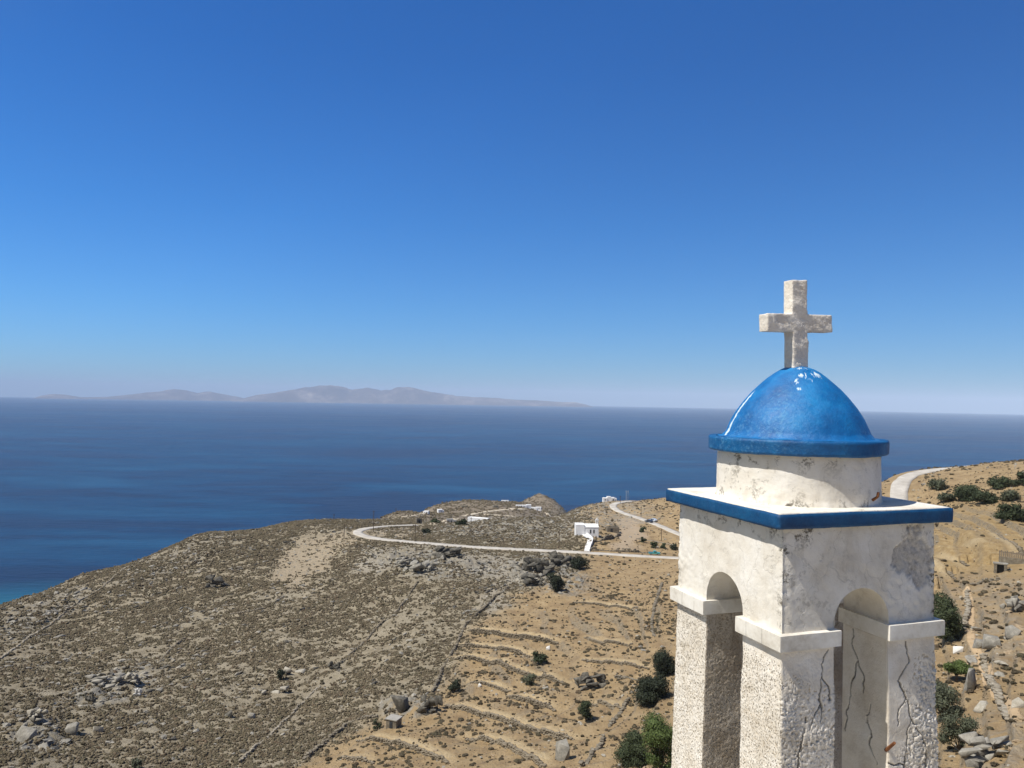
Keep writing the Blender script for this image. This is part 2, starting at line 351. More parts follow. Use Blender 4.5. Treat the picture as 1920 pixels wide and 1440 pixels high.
def ROT(n):
    mp = n.n('ShaderNodeMapping'); mp.vector_type = 'TEXTURE'; mp.inputs['Rotation'].default_value = (0, 0, rad(50)); mp.inputs['Scale'].default_value = (4.5, 1, 1)
    n.L(n.tc.outputs['Object'], mp.inputs['Vector']); return mp.outputs[0]
def mat_terrain():
    n = NT('dry_hillside')
    big = n.noise(0.035, 5, 0.6); med = n.noise(0.25, 5, 0.6); fine = n.noise(1.6, 5, 0.65); grit = n.noise(5.5, 3, 0.7)
    scrub = n.ramp(med, [(0.3, (0.165, 0.138, 0.092)), (0.5, (0.24, 0.202, 0.138)), (0.72, (0.345, 0.296, 0.21))])
    orange = n.ramp(med, [(0.28, (0.225, 0.155, 0.085)), (0.5, (0.325, 0.230, 0.120)), (0.75, (0.42, 0.312, 0.178))])
    gold = n.ramp(n.noise(0.55, 6, 0.72, stretch=(1, 1, 2.5), dist=0.5), [(0.3, (0.235, 0.155, 0.068)), (0.5, (0.335, 0.235, 0.11)), (0.68, (0.42, 0.315, 0.165))])
    scree = n.ramp(fine, [(0.3, (0.28, 0.22, 0.145)), (0.7, (0.42, 0.345, 0.24))])
    grey = n.ramp(fine, [(0.3, (0.22, 0.195, 0.155)), (0.7, (0.43, 0.395, 0.325))])
    far = n.ramp(med, [(0.3, (0.15, 0.12, 0.085)), (0.7, (0.25, 0.205, 0.15))])
    stk = n.noise(0.22, 6, 0.66, stretch=(1, 1, 1), vec=ROT(n), dist=0.4)
    scrub = n.mix(n.ramp(stk, [(0.42, 0), (0.62, 0.7)]), scrub, n.ramp(fine, [(0.3, (0.27, 0.235, 0.165)), (0.7, (0.375, 0.33, 0.245))]))
    c = n.mix(n.attr('orange'), scrub, orange)
    c = n.mix(n.attr('far'), c, far)
    c = n.mix(n.attr('gold'), c, gold)
    c = n.mix(n.math('MULTIPLY', n.attr('scree'), n.ramp(n.noise(0.35, 5, 0.7), [(0.34, 0.35), (0.58, 1)])), c, scree)
    c = n.mix(n.math('MULTIPLY', n.attr('grey'), n.ramp(n.noise(0.5, 4, 0.65), [(0.36, 0.15), (0.6, 1)])), c, grey)
    c = n.mix(n.attr('cut'), c, (0.40, 0.31, 0.21))
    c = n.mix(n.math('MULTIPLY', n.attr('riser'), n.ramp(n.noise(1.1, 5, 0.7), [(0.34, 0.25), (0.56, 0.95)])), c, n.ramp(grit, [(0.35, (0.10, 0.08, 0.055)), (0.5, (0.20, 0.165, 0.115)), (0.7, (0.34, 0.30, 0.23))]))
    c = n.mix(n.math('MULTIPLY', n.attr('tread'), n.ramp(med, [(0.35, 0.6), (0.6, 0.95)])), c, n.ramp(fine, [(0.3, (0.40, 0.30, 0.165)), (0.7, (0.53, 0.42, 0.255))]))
    # bare schist on the ledges
    rockc = n.ramp(n.noise(0.9, 5, 0.7, stretch=(1, 1, 3)), [(0.3, (0.13, 0.122, 0.105)), (0.5, (0.24, 0.225, 0.19)), (0.72, (0.36, 0.335, 0.285))])
    rk = n.math('MULTIPLY', n.attr('rock'), n.ramp(n.noise(0.4, 4, 0.6), [(0.42, 0), (0.56, 1)]))
    c = n.mix(rk, c, rockc)
    c = n.mix(n.ramp(big, [(0.3, 0.0), (0.7, 0.35)]), c, n.mix(0.5, c, (0.20, 0.15, 0.09)))
    st = n.ramp(grit, [(0.60, 0), (0.70, 1)])
    c = n.mix(n.math('MULTIPLY', st, n.ramp(fine, [(0.4, 0.1), (0.65, 0.75)])), c, (0.42, 0.385, 0.32))
    dk = n.ramp(n.noise(3.1, 4, 0.7), [(0.30, 1), (0.42, 0)])
    c = n.mix(n.math('MULTIPLY', dk, 0.5), c, (0.12, 0.095, 0.06))
    bm = n.bump(fine, 0.9, 0.5); bm = n.bump(grit, 0.8, 0.15, bm)
    return n.out(c, 0.95, bm, 0.15)
def mat_sea():
    n = NT('sea_water')
    geo = n.n('ShaderNodeNewGeometry'); P = geo.outputs['Position']
    streak = n.noise(0.0021, 6, 0.62, vec=P, stretch=(0.7, 1.7, 1), dist=0.5)
    broad = n.noise(0.00022, 4, 0.55, vec=P, stretch=(0.6, 1.6, 1))
    k = n.math('ADD', n.math('MULTIPLY', streak, 0.75), n.math('MULTIPLY', broad, 0.25))
    k = n.math('ADD', k, n.math('MULTIPLY', n.math('SUBTRACT', n.noise(0.011, 5, 0.7, vec=P, stretch=(0.5, 2.2, 1)), 0.5), 0.30))
    c = n.ramp(k, [(0.42, (0.0003, 0.009, 0.034)), (0.49, (0.0008, 0.029, 0.078)), (0.54, (0.0015, 0.037, 0.092)), (0.62, (0.006, 0.058, 0.130))])
    # shallow sandy water in the bay below the left slope
    dd = n.n('ShaderNodeVectorMath', operation='DISTANCE'); n.L(P, dd.inputs[0]); dd.inputs[1].default_value = (-480, 660, -SEA_H)
    nd = n.math('ADD', dd.outputs['Value'], n.math('MULTIPLY', n.noise(0.012, 4, 0.6, vec=P, stretch=(0.5, 1.4, 1)), 90))
    sh_ = n.ramp(n.math('DIVIDE', nd, 400), [(0.30, 1), (0.75, 0)])
    c = n.mix(sh_, c, (0.009, 0.115, 0.165))
    rough = n.ramp(streak, [(0.4, 0.34), (0.62, 0.46)])
    w1 = n.noise(0.045, 5, 0.65, vec=P, stretch=(0.6, 1.5, 1)); w2 = n.noise(0.4, 3, 0.6, vec=P)
    bm = n.bump(w1, 1.0, 2.2); bm = n.bump(w2, 1.0, 0.3, bm)
    return n.out(c, rough, bm, 0.26)
def mat_plaster():
    n = NT('weathered_whitewash')
    a = n.noise(3.2, 6, 0.62); f = n.noise(38, 5, 0.65); st = n.noise(9, 6, 0.7, dist=0.4)
    drip = n.noise(4.0, 5, 0.65, stretch=(1, 1, 0.3), off=(3, 1, 7))
    c = n.ramp(a, [(0.25, (0.59, 0.53, 0.43)), (0.5, (0.72, 0.675, 0.585)), (0.75, (0.81, 0.78, 0.715))])
    c = n.mix(n.ramp(drip, [(0.56, 0), (0.74, 0.45)]), c, (0.42, 0.36, 0.27))
    # lichen spotting
    li = n.math('MULTIPLY', n.ramp(st, [(0.53, 0), (0.61, 1)]), n.ramp(f, [(0.42, 0), (0.54, 1)]))
    li = n.math('MULTIPLY', li, n.math('ADD', 0.10, n.attr('dirt')), True)
    c = n.mix(li, c, (0.10, 0.085, 0.06))
    # hairline and open cracks
    v = n.n('ShaderNodeTexVoronoi', feature='DISTANCE_TO_EDGE'); v.inputs['Scale'].default_value = 2.3
    wob = n.n('ShaderNodeVectorMath', operation='ADD'); n.L(n.tc.outputs['Object'], wob.inputs[0])
    sc = n.n('ShaderNodeVectorMath', operation='SCALE'); sc.inputs['Scale'].default_value = 0.35
    nz = n.n('ShaderNodeTexNoise'); nz.inputs['Scale'].default_value = 5; nz.inputs['Detail'].default_value = 5; n.L(n.tc.outputs['Object'], nz.inputs['Vector'])
    n.L(nz.outputs['Color'], sc.inputs[0]); n.L(sc.outputs[0], wob.inputs[1])
    mp = n.n('ShaderNodeMapping'); mp.inputs['Scale'].default_value = (1.25, 1.25, 0.55); n.L(wob.outputs[0], mp.inputs['Vector']); n.L(mp.outputs[0], v.inputs['Vector'])
    cr = n.ramp(v.outputs['Distance'], [(0.004, 1), (0.02, 0)])
    cr = n.math('MULTIPLY', cr, n.attr('crack'))
    c = n.mix(n.math('MULTIPLY', n.attr('bare'), n.ramp(st, [(0.36, 0.95), (0.58, 0.45)])), c, n.ramp(f, [(0.35, (0.22, 0.195, 0.16)), (0.6, (0.50, 0.46, 0.40))]))
    c = n.mix(cr, c, (0.06, 0.05, 0.04))
    h = n.math('SUBTRACT', n.math('ADD', n.math('MULTIPLY', a, 0.6), n.math('MULTIPLY', f, 0.25)), cr)
    return n.out(c, 0.92, n.bump(h, 0.6, 0.02), 0.2)
def mat_render():
    n = NT('coarse_roughcast')
    a = n.noise(5, 6, 0.6); f = n.noise(55, 4, 0.7)
    c = n.ramp(a, [(0.25, (0.56, 0.49, 0.385)), (0.5, (0.71, 0.65, 0.55)), (0.75, (0.80, 0.76, 0.68))])
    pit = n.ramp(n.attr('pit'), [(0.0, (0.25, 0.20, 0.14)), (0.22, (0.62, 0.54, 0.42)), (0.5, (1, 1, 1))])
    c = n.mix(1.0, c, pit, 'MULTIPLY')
    fp = n.ramp(n.noise(72, 3, 0.6, dist=0.3), [(0.35, 0), (0.45, 1)]); fine = n.attr('fine')
    c = n.mix(n.math('MULTIPLY', n.math('SUBTRACT', 1.0, fp), n.math('MULTIPLY', fine, 0.85)), c, (0.22, 0.175, 0.115))
    cr = n.math('MULTIPLY', n.attr('crack'), 0.85)
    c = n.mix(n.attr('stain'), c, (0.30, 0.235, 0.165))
    c = n.mix(cr, c, (0.075, 0.062, 0.046))
    h = n.math('ADD', n.math('SUBTRACT', n.math('MULTIPLY', f, 0.5), cr), n.math('MULTIPLY', n.math('MULTIPLY', fp, fine), 0.9))
    return n.out(c, 0.95, n.bump(h, 0.8, 0.012), 0.15)
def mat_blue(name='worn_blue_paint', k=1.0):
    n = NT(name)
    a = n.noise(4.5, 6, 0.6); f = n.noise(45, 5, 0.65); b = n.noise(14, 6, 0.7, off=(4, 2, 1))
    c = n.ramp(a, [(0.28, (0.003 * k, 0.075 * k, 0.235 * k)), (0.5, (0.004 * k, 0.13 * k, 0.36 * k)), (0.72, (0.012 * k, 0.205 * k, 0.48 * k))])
    c = n.mix(n.math('MULTIPLY', n.math('ADD', n.attr('wear_highlight'), 0.015), n.ramp(n.math('ADD', n.math('MULTIPLY', f, 0.6), n.math('MULTIPLY', b, 0.4)), [(0.50, 0), (0.60, 0.8)]), True), c, (0.16, 0.38, 0.56))  # lighter speckle: scuffed paint, plus a broken highlight put into the colour
    ch = n.math('MULTIPLY', n.attr('chip'), n.ramp(f, [(0.30, 0.55), (0.5, 1)]))
    c = n.mix(ch, c, (0.62, 0.74, 0.78))
    v = n.n('ShaderNodeTexVoronoi', feature='DISTANCE_TO_EDGE'); v.inputs['Scale'].default_value = 3.4
    wob = n.n('ShaderNodeVectorMath', operation='ADD'); n.L(n.tc.outputs['Object'], wob.inputs[0])
    sc = n.n('ShaderNodeVectorMath', operation='SCALE'); sc.inputs['Scale'].default_value = 0.25
    nz = n.n('ShaderNodeTexNoise'); nz.inputs['Scale'].default_value = 6; nz.inputs['Detail'].default_value = 5; n.L(n.tc.outputs['Object'], nz.inputs['Vector'])
    n.L(nz.outputs['Color'], sc.inputs[0]); n.L(sc.outputs[0], wob.inputs[1]); n.L(wob.outputs[0], v.inputs['Vector'])
    cr = n.ramp(v.outputs['Distance'], [(0.002, 0.5), (0.009, 0)])
    c = n.mix(n.math('MULTIPLY', cr, n.ramp(a, [(0.52, 0), (0.62, 1)])), c, (0.01, 0.05, 0.15))
    h = n.math('ADD', n.math('MULTIPLY', f, 0.35), n.math('MULTIPLY', b, 0.5))
    return n.out(c, n.ramp(b, [(0.35, 0.46), (0.65, 0.66)]), n.bump(h, 0.9, 0.014), 0.42)
def mat_noise(name, c0, c1, scale=6, rough=0.85, bump=0.4, bdist=0.02, c2=None, spec=0.25, coord='Object'):
    n = NT(name); a = n.noise(scale, 6, 0.62, coord=coord); f = n.noise(scale * 7, 4, 0.65, coord=coord)
    k = n.math('ADD', n.math('MULTIPLY', a, 0.7), n.math('MULTIPLY', f, 0.3))
    st = [(0.34, c0), (0.64, c1)] if c2 is None else [(0.32, c0), (0.5, c1), (0.66, c2)]
    return n.out(n.ramp(k, st), rough, n.bump(k, bump, bdist), spec)
def mat_leaf(name, c0, c1, c2):
    n = NT(name); a = n.noise(1.1, 3, 0.6); f = n.noise(9, 2, 0.6)
    oi = n.n('ShaderNodeObjectInfo')
    k = n.math('ADD', n.math('ADD', n.math('MULTIPLY', a, 0.45), n.math('MULTIPLY', f, 0.4)), n.math('MULTIPLY', oi.outputs['Random'], 0.15))
    n.b.inputs['Subsurface Weight'].default_value = 0
    return n.out(n.ramp(k, [(0.3, c0), (0.5, c1), (0.7, c2)]), 0.75, None, 0.25)
def mat_scrub(name='dry_scrub', k=1.0):
    n = NT(name); oi = n.n('ShaderNodeObjectInfo')
    f = n.noise(5.0, 3, 0.7)
    c = n.ramp(oi.outputs['Random'], [(0.0, (0.115, 0.096, 0.064)), (0.3, (0.20, 0.165, 0.113)), (0.5, (0.145, 0.130, 0.085)), (0.75, (0.25, 0.205, 0.142)), (0.9, (0.165, 0.142, 0.10)), (1.0, (0.18, 0.132, 0.09))])
    c = n.mix(1.0, c, (k * 0.88, k * 0.86, k * 0.82), 'MULTIPLY')
    c = n.mix(n.ramp(f, [(0.35, 0.0), (0.65, 0.55)]), c, n.mix(1.0, c, (0.45, 0.45, 0.45), 'MULTIPLY'))
    return n.out(c, 0.95, n.bump(f, 1.0, 0.12), 0.1)
M = dict(
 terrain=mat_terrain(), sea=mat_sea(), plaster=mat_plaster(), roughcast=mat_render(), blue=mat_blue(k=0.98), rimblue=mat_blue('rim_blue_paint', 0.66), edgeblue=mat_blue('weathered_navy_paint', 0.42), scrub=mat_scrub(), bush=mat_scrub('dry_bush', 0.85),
 marble=mat_noise('pale_marble', (0.50, 0.45, 0.365), (0.70, 0.66, 0.575), 3.6, 0.65, 0.3, 0.012, (0.79, 0.76, 0.69), spec=0.3),
 crossstone=mat_noise('rough_marble', (0.62, 0.555, 0.46), (0.78, 0.735, 0.65), 7, 0.85, 0.9, 0.03),
 road=mat_noise('concrete_road', (0.34, 0.305, 0.255), (0.44, 0.405, 0.35), 0.22, 0.95, 0.3, 0.05, (0.55, 0.51, 0.445)),
 track=mat_noise('dirt_track', (0.40, 0.33, 0.235), (0.53, 0.46, 0.35), 0.4, 0.95, 0.3, 0.05),
 path=mat_noise('worn_soil_path', (0.36, 0.255, 0.145), (0.45, 0.33, 0.20), 0.8, 0.95, 0.4, 0.05),
 rock=mat_noise('grey_schist', (0.15, 0.14, 0.118), (0.25, 0.232, 0.195), 1.4, 0.9, 0.8, 0.12, (0.38, 0.355, 0.30)),
 darkrock=mat_noise('dark_schist', (0.05, 0.046, 0.038), (0.105, 0.096, 0.078), 1.2, 0.9, 0.8, 0.12, (0.20, 0.185, 0.15)),
 palerock=mat_noise('pale_schist', (0.22, 0.195, 0.15), (0.34, 0.31, 0.25), 1.4, 0.9, 0.8, 0.1, (0.46, 0.425, 0.355)),
 tanrock=mat_noise('tan_rubble', (0.17, 0.12, 0.07), (0.30, 0.225, 0.14), 1.4, 0.95, 0.7, 0.1, (0.42, 0.34, 0.235)),
 terracestone=mat_noise('terrace_stone', (0.125, 0.10, 0.07), (0.20, 0.165, 0.115), 2.2, 0.92, 0.6, 0.08, (0.31, 0.265, 0.195)),
 tread=mat_noise('levelled_soil', (0.30, 0.21, 0.105), (0.38, 0.275, 0.145), 0.9, 0.95, 0.4, 0.05, (0.47, 0.355, 0.205)),
 whiterock=mat_noise('white_quartz', (0.55, 0.53, 0.48), (0.72, 0.70, 0.66), 2, 0.8, 0.5, 0.05),
 wallstone=mat_noise('dry_stone', (0.095, 0.08, 0.058), (0.175, 0.148, 0.108), 1.6, 0.92, 0.6, 0.08, (0.30, 0.265, 0.205)),
 palestone=mat_noise('pale_dry_stone', (0.15, 0.125, 0.09), (0.26, 0.225, 0.17), 1.6, 0.92, 0.6, 0.08, (0.40, 0.365, 0.30)),
 white=mat_noise('whitewash', (0.70, 0.69, 0.67), (0.82, 0.815, 0.80), 0.8, 0.85, 0.15, 0.02),
 greyplaster=mat_noise('grey_plaster', (0.30, 0.29, 0.27), (0.42, 0.40, 0.37), 0.8, 0.9, 0.2, 0.02),
 window=mat_noise('dark_window', (0.02, 0.022, 0.026), (0.05, 0.055, 0.06), 2, 0.3, 0.05, 0.01),
 pole=mat_noise('tarred_pole', (0.06, 0.045, 0.032), (0.12, 0.09, 0.065), 2, 0.9, 0.3, 0.02),
 mast=mat_noise('galvanised_mast', (0.35, 0.36, 0.37), (0.48, 0.49, 0.50), 2, 0.5, 0.1, 0.01),
 bark=mat_noise('bark', (0.07, 0.055, 0.04), (0.14, 0.11, 0.08), 4, 0.95, 0.6, 0.05),
 terrace=mat_noise('warm_bounce_paving', (0.52, 0.425, 0.30), (0.64, 0.54, 0.40), 1.2, 0.9, 0.2, 0.01),  # warm tone of the added terrace that bounces light
 slab=mat_noise('flat_concrete', (0.26, 0.245, 0.215), (0.36, 0.34, 0.30), 1, 0.9, 0.2, 0.02),
 wood=mat_noise('grey_timber', (0.14, 0.11, 0.08), (0.23, 0.19, 0.145), 3, 0.9, 0.4, 0.02),
 rust=mat_noise('rusty_iron', (0.10, 0.035, 0.015), (0.22, 0.09, 0.035), 20, 0.85, 0.5, 0.005),
 evergreen=mat_leaf('evergreen_leaves', (0.022, 0.030, 0.014), (0.042, 0.055, 0.025), (0.075, 0.09, 0.042)),
 darkleaf=mat_leaf('dark_leaves', (0.014, 0.019, 0.011), (0.026, 0.033, 0.018), (0.05, 0.058, 0.032)),
 olive=mat_leaf('olive_leaves', (0.045, 0.05, 0.028), (0.075, 0.084, 0.05), (0.12, 0.13, 0.085)),
 bright=mat_leaf('bright_leaves', (0.05, 0.072, 0.018), (0.088, 0.12, 0.034), (0.14, 0.178, 0.058)),
 island=mat_noise('far_island_soil', (0.045, 0.034, 0.034), (0.095, 0.072, 0.066), 0.0009, 0.95, 0.4, 60, (0.30, 0.245, 0.21)),
)
def paint(name, col, rough=0.35):
    n = NT(name); f = n.noise(14, 3, 0.5)
    n.b.inputs['Coat Weight'].default_value = 0.5
    return n.out(n.mix(n.ramp(f, [(0.4, 0), (0.7, 0.25)]), col, tuple(min(1, c * 1.3 + 0.02) for c in col)), rough, None, 0.5)
M['teal_paint'] = paint('teal_car_paint', (0.02, 0.27, 0.25)); M['white_paint'] = paint('pale_car_paint', (0.55, 0.62, 0.70)); M['dark_paint'] = paint('dark_car_paint', (0.03, 0.045, 0.075))
M['tyre'] = paint('tyre_rubber', (0.02, 0.02, 0.02), 0.8); M['rim'] = paint('steel_rim', (0.35, 0.35, 0.36)); M['lamp'] = paint('lamp_glass', (0.6, 0.6, 0.58), 0.15)
M['glass'] = paint('car_glass', (0.02, 0.025, 0.03), 0.08)

# ------------------------------------------------------------------ ground, sea, roads
th = np.concatenate([np.linspace(-180, -62, 80, endpoint=False), np.linspace(-62, -36.5, 50, endpoint=False), np.linspace(-36.5, 36.5, 860, endpoint=False), np.linspace(36.5, 62, 50, endpoint=False), np.linspace(62, 180, 81)])
th = np.radians(th)
rr = np.concatenate([np.exp(np.linspace(math.log(3), math.log(45), 45, endpoint=False)), np.exp(np.linspace(math.log(45), math.log(485), 540, endpoint=False)), np.exp(np.linspace(math.log(485), math.log(1600), 110))])
TH, RR = np.meshgrid(th, rr); X = (np.sin(TH) * RR).ravel(); Y = (np.cos(TH) * RR).ravel(); Z = H(X, Y)
Z = np.maximum(Z, -SEA_H - 12)
nr, nc = TH.shape
idx = np.arange(nr * nc).reshape(nr, nc)
F = np.stack([idx[:-1, :-1].ravel(), idx[:-1, 1:].ravel(), idx[1:, 1:].ravel(), idx[1:, :-1].ravel()], 1)[:, ::-1]
WALLS = [
 ([(1095,1196),(1140,1204),(1185,1208)],0.5,0.5,'wallstone','faint terrace edge below the rough wall, upper right of the orange slope'),
 ([(1090,1238),(1150,1244),(1212,1254)],0.5,0.5,'wallstone','low terrace edge running toward the dark shrub behind the tower'),
 ([(1075,1130),(1130,1136),(1195,1140)],0.45,0.5,'wallstone','highest faint terrace edge under the road, right of the dark bushes'),
 ([(880,1281),(915,1286),(955,1297)],0.5,0.5,'wallstone','short terrace edge running right from the leaning bush'),
 ([(668,1391),(730,1396),(790,1412),(840,1432)],0.6,0.5,'wallstone','terrace wall below and right of the stone hut'),
 ([(1100,1318),(1135,1322),(1165,1330)],0.45,0.5,'wallstone','faint terrace edge above the small upright tree'),
 ([(953,1103),(923,1125),(907,1143),(873,1173),(853,1217),(833,1247),(822,1277),(811,1300)],0.9,0.6,'wallstone','long boundary wall dividing grey scrub from the orange terraces'),
 ([(783,1092),(763,1123),(735,1155),(707,1177),(680,1207),(640,1243)],0.55,0.5,'wallstone','thin broken wall running down the grey slope under the road'),
 ([(600,1285),(567,1320),(530,1355),(500,1383),(450,1430)],0.6,0.5,'palestone','wall descending to the lower left through the grey scrub'),
 ([(566,1432),(600,1402),(640,1370),(660,1353),(707,1345)],0.9,0.6,'wallstone','curved thick wall leading to the stone hut'),
 ([(497,1140),(465,1147),(433,1152)],0.8,0.6,'wallstone','short dark wall alone on the upper left slope'),
 ([(348,1197),(322,1216),(297,1242)],0.7,0.5,'wallstone','short slanting wall in the middle of the left slope'),
 ([(242,1062),(200,1094),(143,1133),(80,1180),(0,1236)],0.4,0.5,'palestone','very long low wall line along the far left slope'),
 ([(877,1183),(940,1193),(1000,1200),(1047,1207)],0.9,0.6,'wallstone','uppermost terrace wall on the orange slope'),
 ([(857,1213),(927,1220),(993,1232)],0.7,0.6,'wallstone','second terrace wall from the top of the orange slope'),
 ([(847,1238),(907,1243),(973,1263),(1057,1282)],0.7,0.6,'wallstone','third and longest upper terrace wall on the orange slope'),
 ([(950,1307),(1000,1320),(1040,1333)],0.8,0.6,'wallstone','short terrace wall half hidden by scrub in mid slope'),
 ([(833,1325),(880,1335),(923,1347),(1007,1377),(1073,1387)],0.7,0.6,'palestone','long terrace wall ending above the big rounded boulder'),
 ([(873,1387),(940,1397),(1023,1437)],0.6,0.6,'wallstone','lowest terrace wall at the bottom of the view'),
 ([(640,1420),(700,1433)],0.5,0.6,'palestone','short terrace edge at the bottom below the hut'),
 ([(1153,1270),(1200,1276)],0.8,0.6,'wallstone','short wall between the dark outcrop and the big shrub'),
 ([(1180,1313),(1162,1338),(1143,1363)],0.8,0.6,'wallstone','steep wall below the wide dark shrub'),
 ([(1133,1383),(1112,1410),(1090,1437)],0.6,0.6,'wallstone','broken wall tumbling down right of the big rounded boulder'),
 ([(1241,1095),(1223,1160),(1227,1193)],0.6,0.7,'wallstone','rough wall just left of the bell tower'),
 ([(1813,1111),(1816,1140),(1807,1178)],0.9,0.6,'palestone','upright wall beside the tall bush right of the tower'),
 ([(1845,1232),(1855,1273),(1873,1311),(1890,1350)],0.7,0.6,'palestone','wall along the footpath in the lower right'),
 ([(1865,1003),(1890,1023),(1920,1042)],0.8,0.6,'wallstone','terrace wall crossing the golden grass toward the enclosure'),
 ([(1819,1030),(1855,1041)],0.7,0.6,'wallstone','short terrace wall in the golden grass'),
 ([(1765,1048),(1815,1062)],0.5,0.6,'palestone','low terrace edge in golden grass close to the tower'),
 ([(1757,1066),(1790,1086)],0.6,0.6,'wallstone','lower terrace edge touching the tower side of the golden field'),
 ([(1815,1095),(1873,1087)],0.7,0.6,'wallstone','rubble wall below the enclosure'),
 ([(1107,1031.5),(1140,1033),(1180,1035),(1230,1038)],1.4,0.8,'wallstone','dark retaining wall along the inner edge of the road'),
 ([(1107,1017),(1125,1014),(1145,1010),(1163,1004)],1.8,0.8,'wallstone','dark terrace wall right of the white chapel stairs'),
 ([(923,972.5),(905,982),(888,992),(874,1001)],0.7,0.9,'palestone','pale stone wall crossing the scrubby mound behind the road'),
 ([(1040,970),(1058,977),(1075,986)],0.8,0.9,'palestone','pale stone wall climbing to the chapel from behind'),
 ([(1190,1010),(1230,1016),(1262,1022)],0.9,0.7,'palestone','pale field wall in the plot right of the chapel'),
]
# gridded interpolation of the finished ground, so that things rest on the mesh itself
def G(x, y, zz=None):
    x = np.atleast_1d(np.asarray(x, float)); y = np.atleast_1d(np.asarray(y, float))
    a = np.interp(np.arctan2(x, y), th, np.arange(nc)); b = np.interp(np.log(np.hypot(x, y)), np.log(rr), np.arange(nr))
    i = np.clip(a.astype(int), 0, nc - 2); j = np.clip(b.astype(int), 0, nr - 2); fa = a - i; fb = b - j
    Zg = (Z if zz is None else zz).reshape(nr, nc)
    return (Zg[j, i] * (1 - fa) + Zg[j, i + 1] * fa) * (1 - fb) + (Zg[j + 1, i] * (1 - fa) + Zg[j + 1, i + 1] * fa) * fb
_rg = rr[(rr > 42)]
def hit(uv):
    uv = np.array(uv, float).reshape(-1, 2); t_h, t = ray(uv[:, 0], uv[:, 1]); out = []
    for k in range(len(t_h)):
        f = G(np.sin(t_h[k]) * _rg, np.cos(t_h[k]) * _rg) + t[k] * _rg
        j = np.where(f > 0)[0]; j = j[0] if len(j) else len(_rg) - 1
        if j == 0: r = _rg[0]
        else: r = _rg[j - 1] + (_rg[j] - _rg[j - 1]) * float(np.clip(f[j - 1] / (f[j - 1] - f[j] + 1e-12), 0, 1))
        out.append((math.sin(t_h[k]) * r, math.cos(t_h[k]) * r, -t[k] * r))
    return np.array(out)
def is_terrace(lab, uvs):
    return 'terrace' in lab and 'boundary' not in lab and np.hypot(*hit([uvs[len(uvs) // 2]])[0][:2]) < 240
Z_BARE = Z.copy(); tread = np.zeros(len(Z)); WALL_LINES = {}
for uvs, h, t_, m, lab in WALLS: WALL_LINES[lab] = smooth_line(hit(uvs), 0.5)
for uvs, h, t_, m, lab in WALLS:                     # soil levelled up behind each terrace wall
    if not is_terrace(lab, uvs): continue
    L = WALL_LINES[lab]; d = np.gradient(L[:, :2], axis=0); d /= np.linalg.norm(d, axis=1)[:, None] + 1e-9; nr_ = np.c_[-d[:, 1], d[:, 0]]; nr_[nr_[:, 1] < 0] *= -1
    for _ in range(10): nr_[1:-1] = 0.25 * nr_[:-2] + 0.5 * nr_[1:-1] + 0.25 * nr_[2:]
    zt = G(L[:, 0], L[:, 1], Z_BARE) + h * 1.3
    for _ in range(12): zt[1:-1] = 0.25 * zt[:-2] + 0.5 * zt[1:-1] + 0.25 * zt[2:]
    lo = L[:, :2].min(0) - 9; hi = L[:, :2].max(0) + 9
    s_ = np.where((X > lo[0]) & (X < hi[0]) & (Y > lo[1]) & (Y < hi[1]) & (np.abs(np.arctan2(X, Y)) < 1))[0]
    d2 = (X[s_, None] - L[None, :, 0]) ** 2 + (Y[s_, None] - L[None, :, 1]) ** 2; k = d2.argmin(1); dd = np.sqrt(d2[np.arange(len(s_)), k])
    q = (X[s_] - L[k, 0]) * nr_[k, 0] + (Y[s_] - L[k, 1]) * nr_[k, 1]
    inl = np.abs(dd - np.abs(q)) < 0.6; q = np.where(inl, q, -9)
    end = np.clip(np.minimum(k, len(L) - 1 - k) * 0.5 / 5.0, 0, 1)
    want = zt[k] - (1 - end) * h * 1.3 + 0.05 * q
    lift = np.maximum(want - Z[s_], 0) * sstep(0.05, 0.55, q) * sstep(8.5, 5.0, q); Z[s_] += lift
    tread[s_] = np.maximum(tread[s_], sstep(0.2, 0.6, q) * sstep(2.6, 1.2, q) * (0.4 + 0.6 * end))
ter = mesh_np('ground', np.c_[X, Y, Z], F, M['terrain'], smooth=True); tag(ter, kind='structure')
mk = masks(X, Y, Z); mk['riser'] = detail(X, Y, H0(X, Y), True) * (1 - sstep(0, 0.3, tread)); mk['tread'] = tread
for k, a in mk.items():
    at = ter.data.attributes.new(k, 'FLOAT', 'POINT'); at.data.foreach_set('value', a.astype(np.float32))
print('terrain', len(X), round(time.time() - T0, 1))
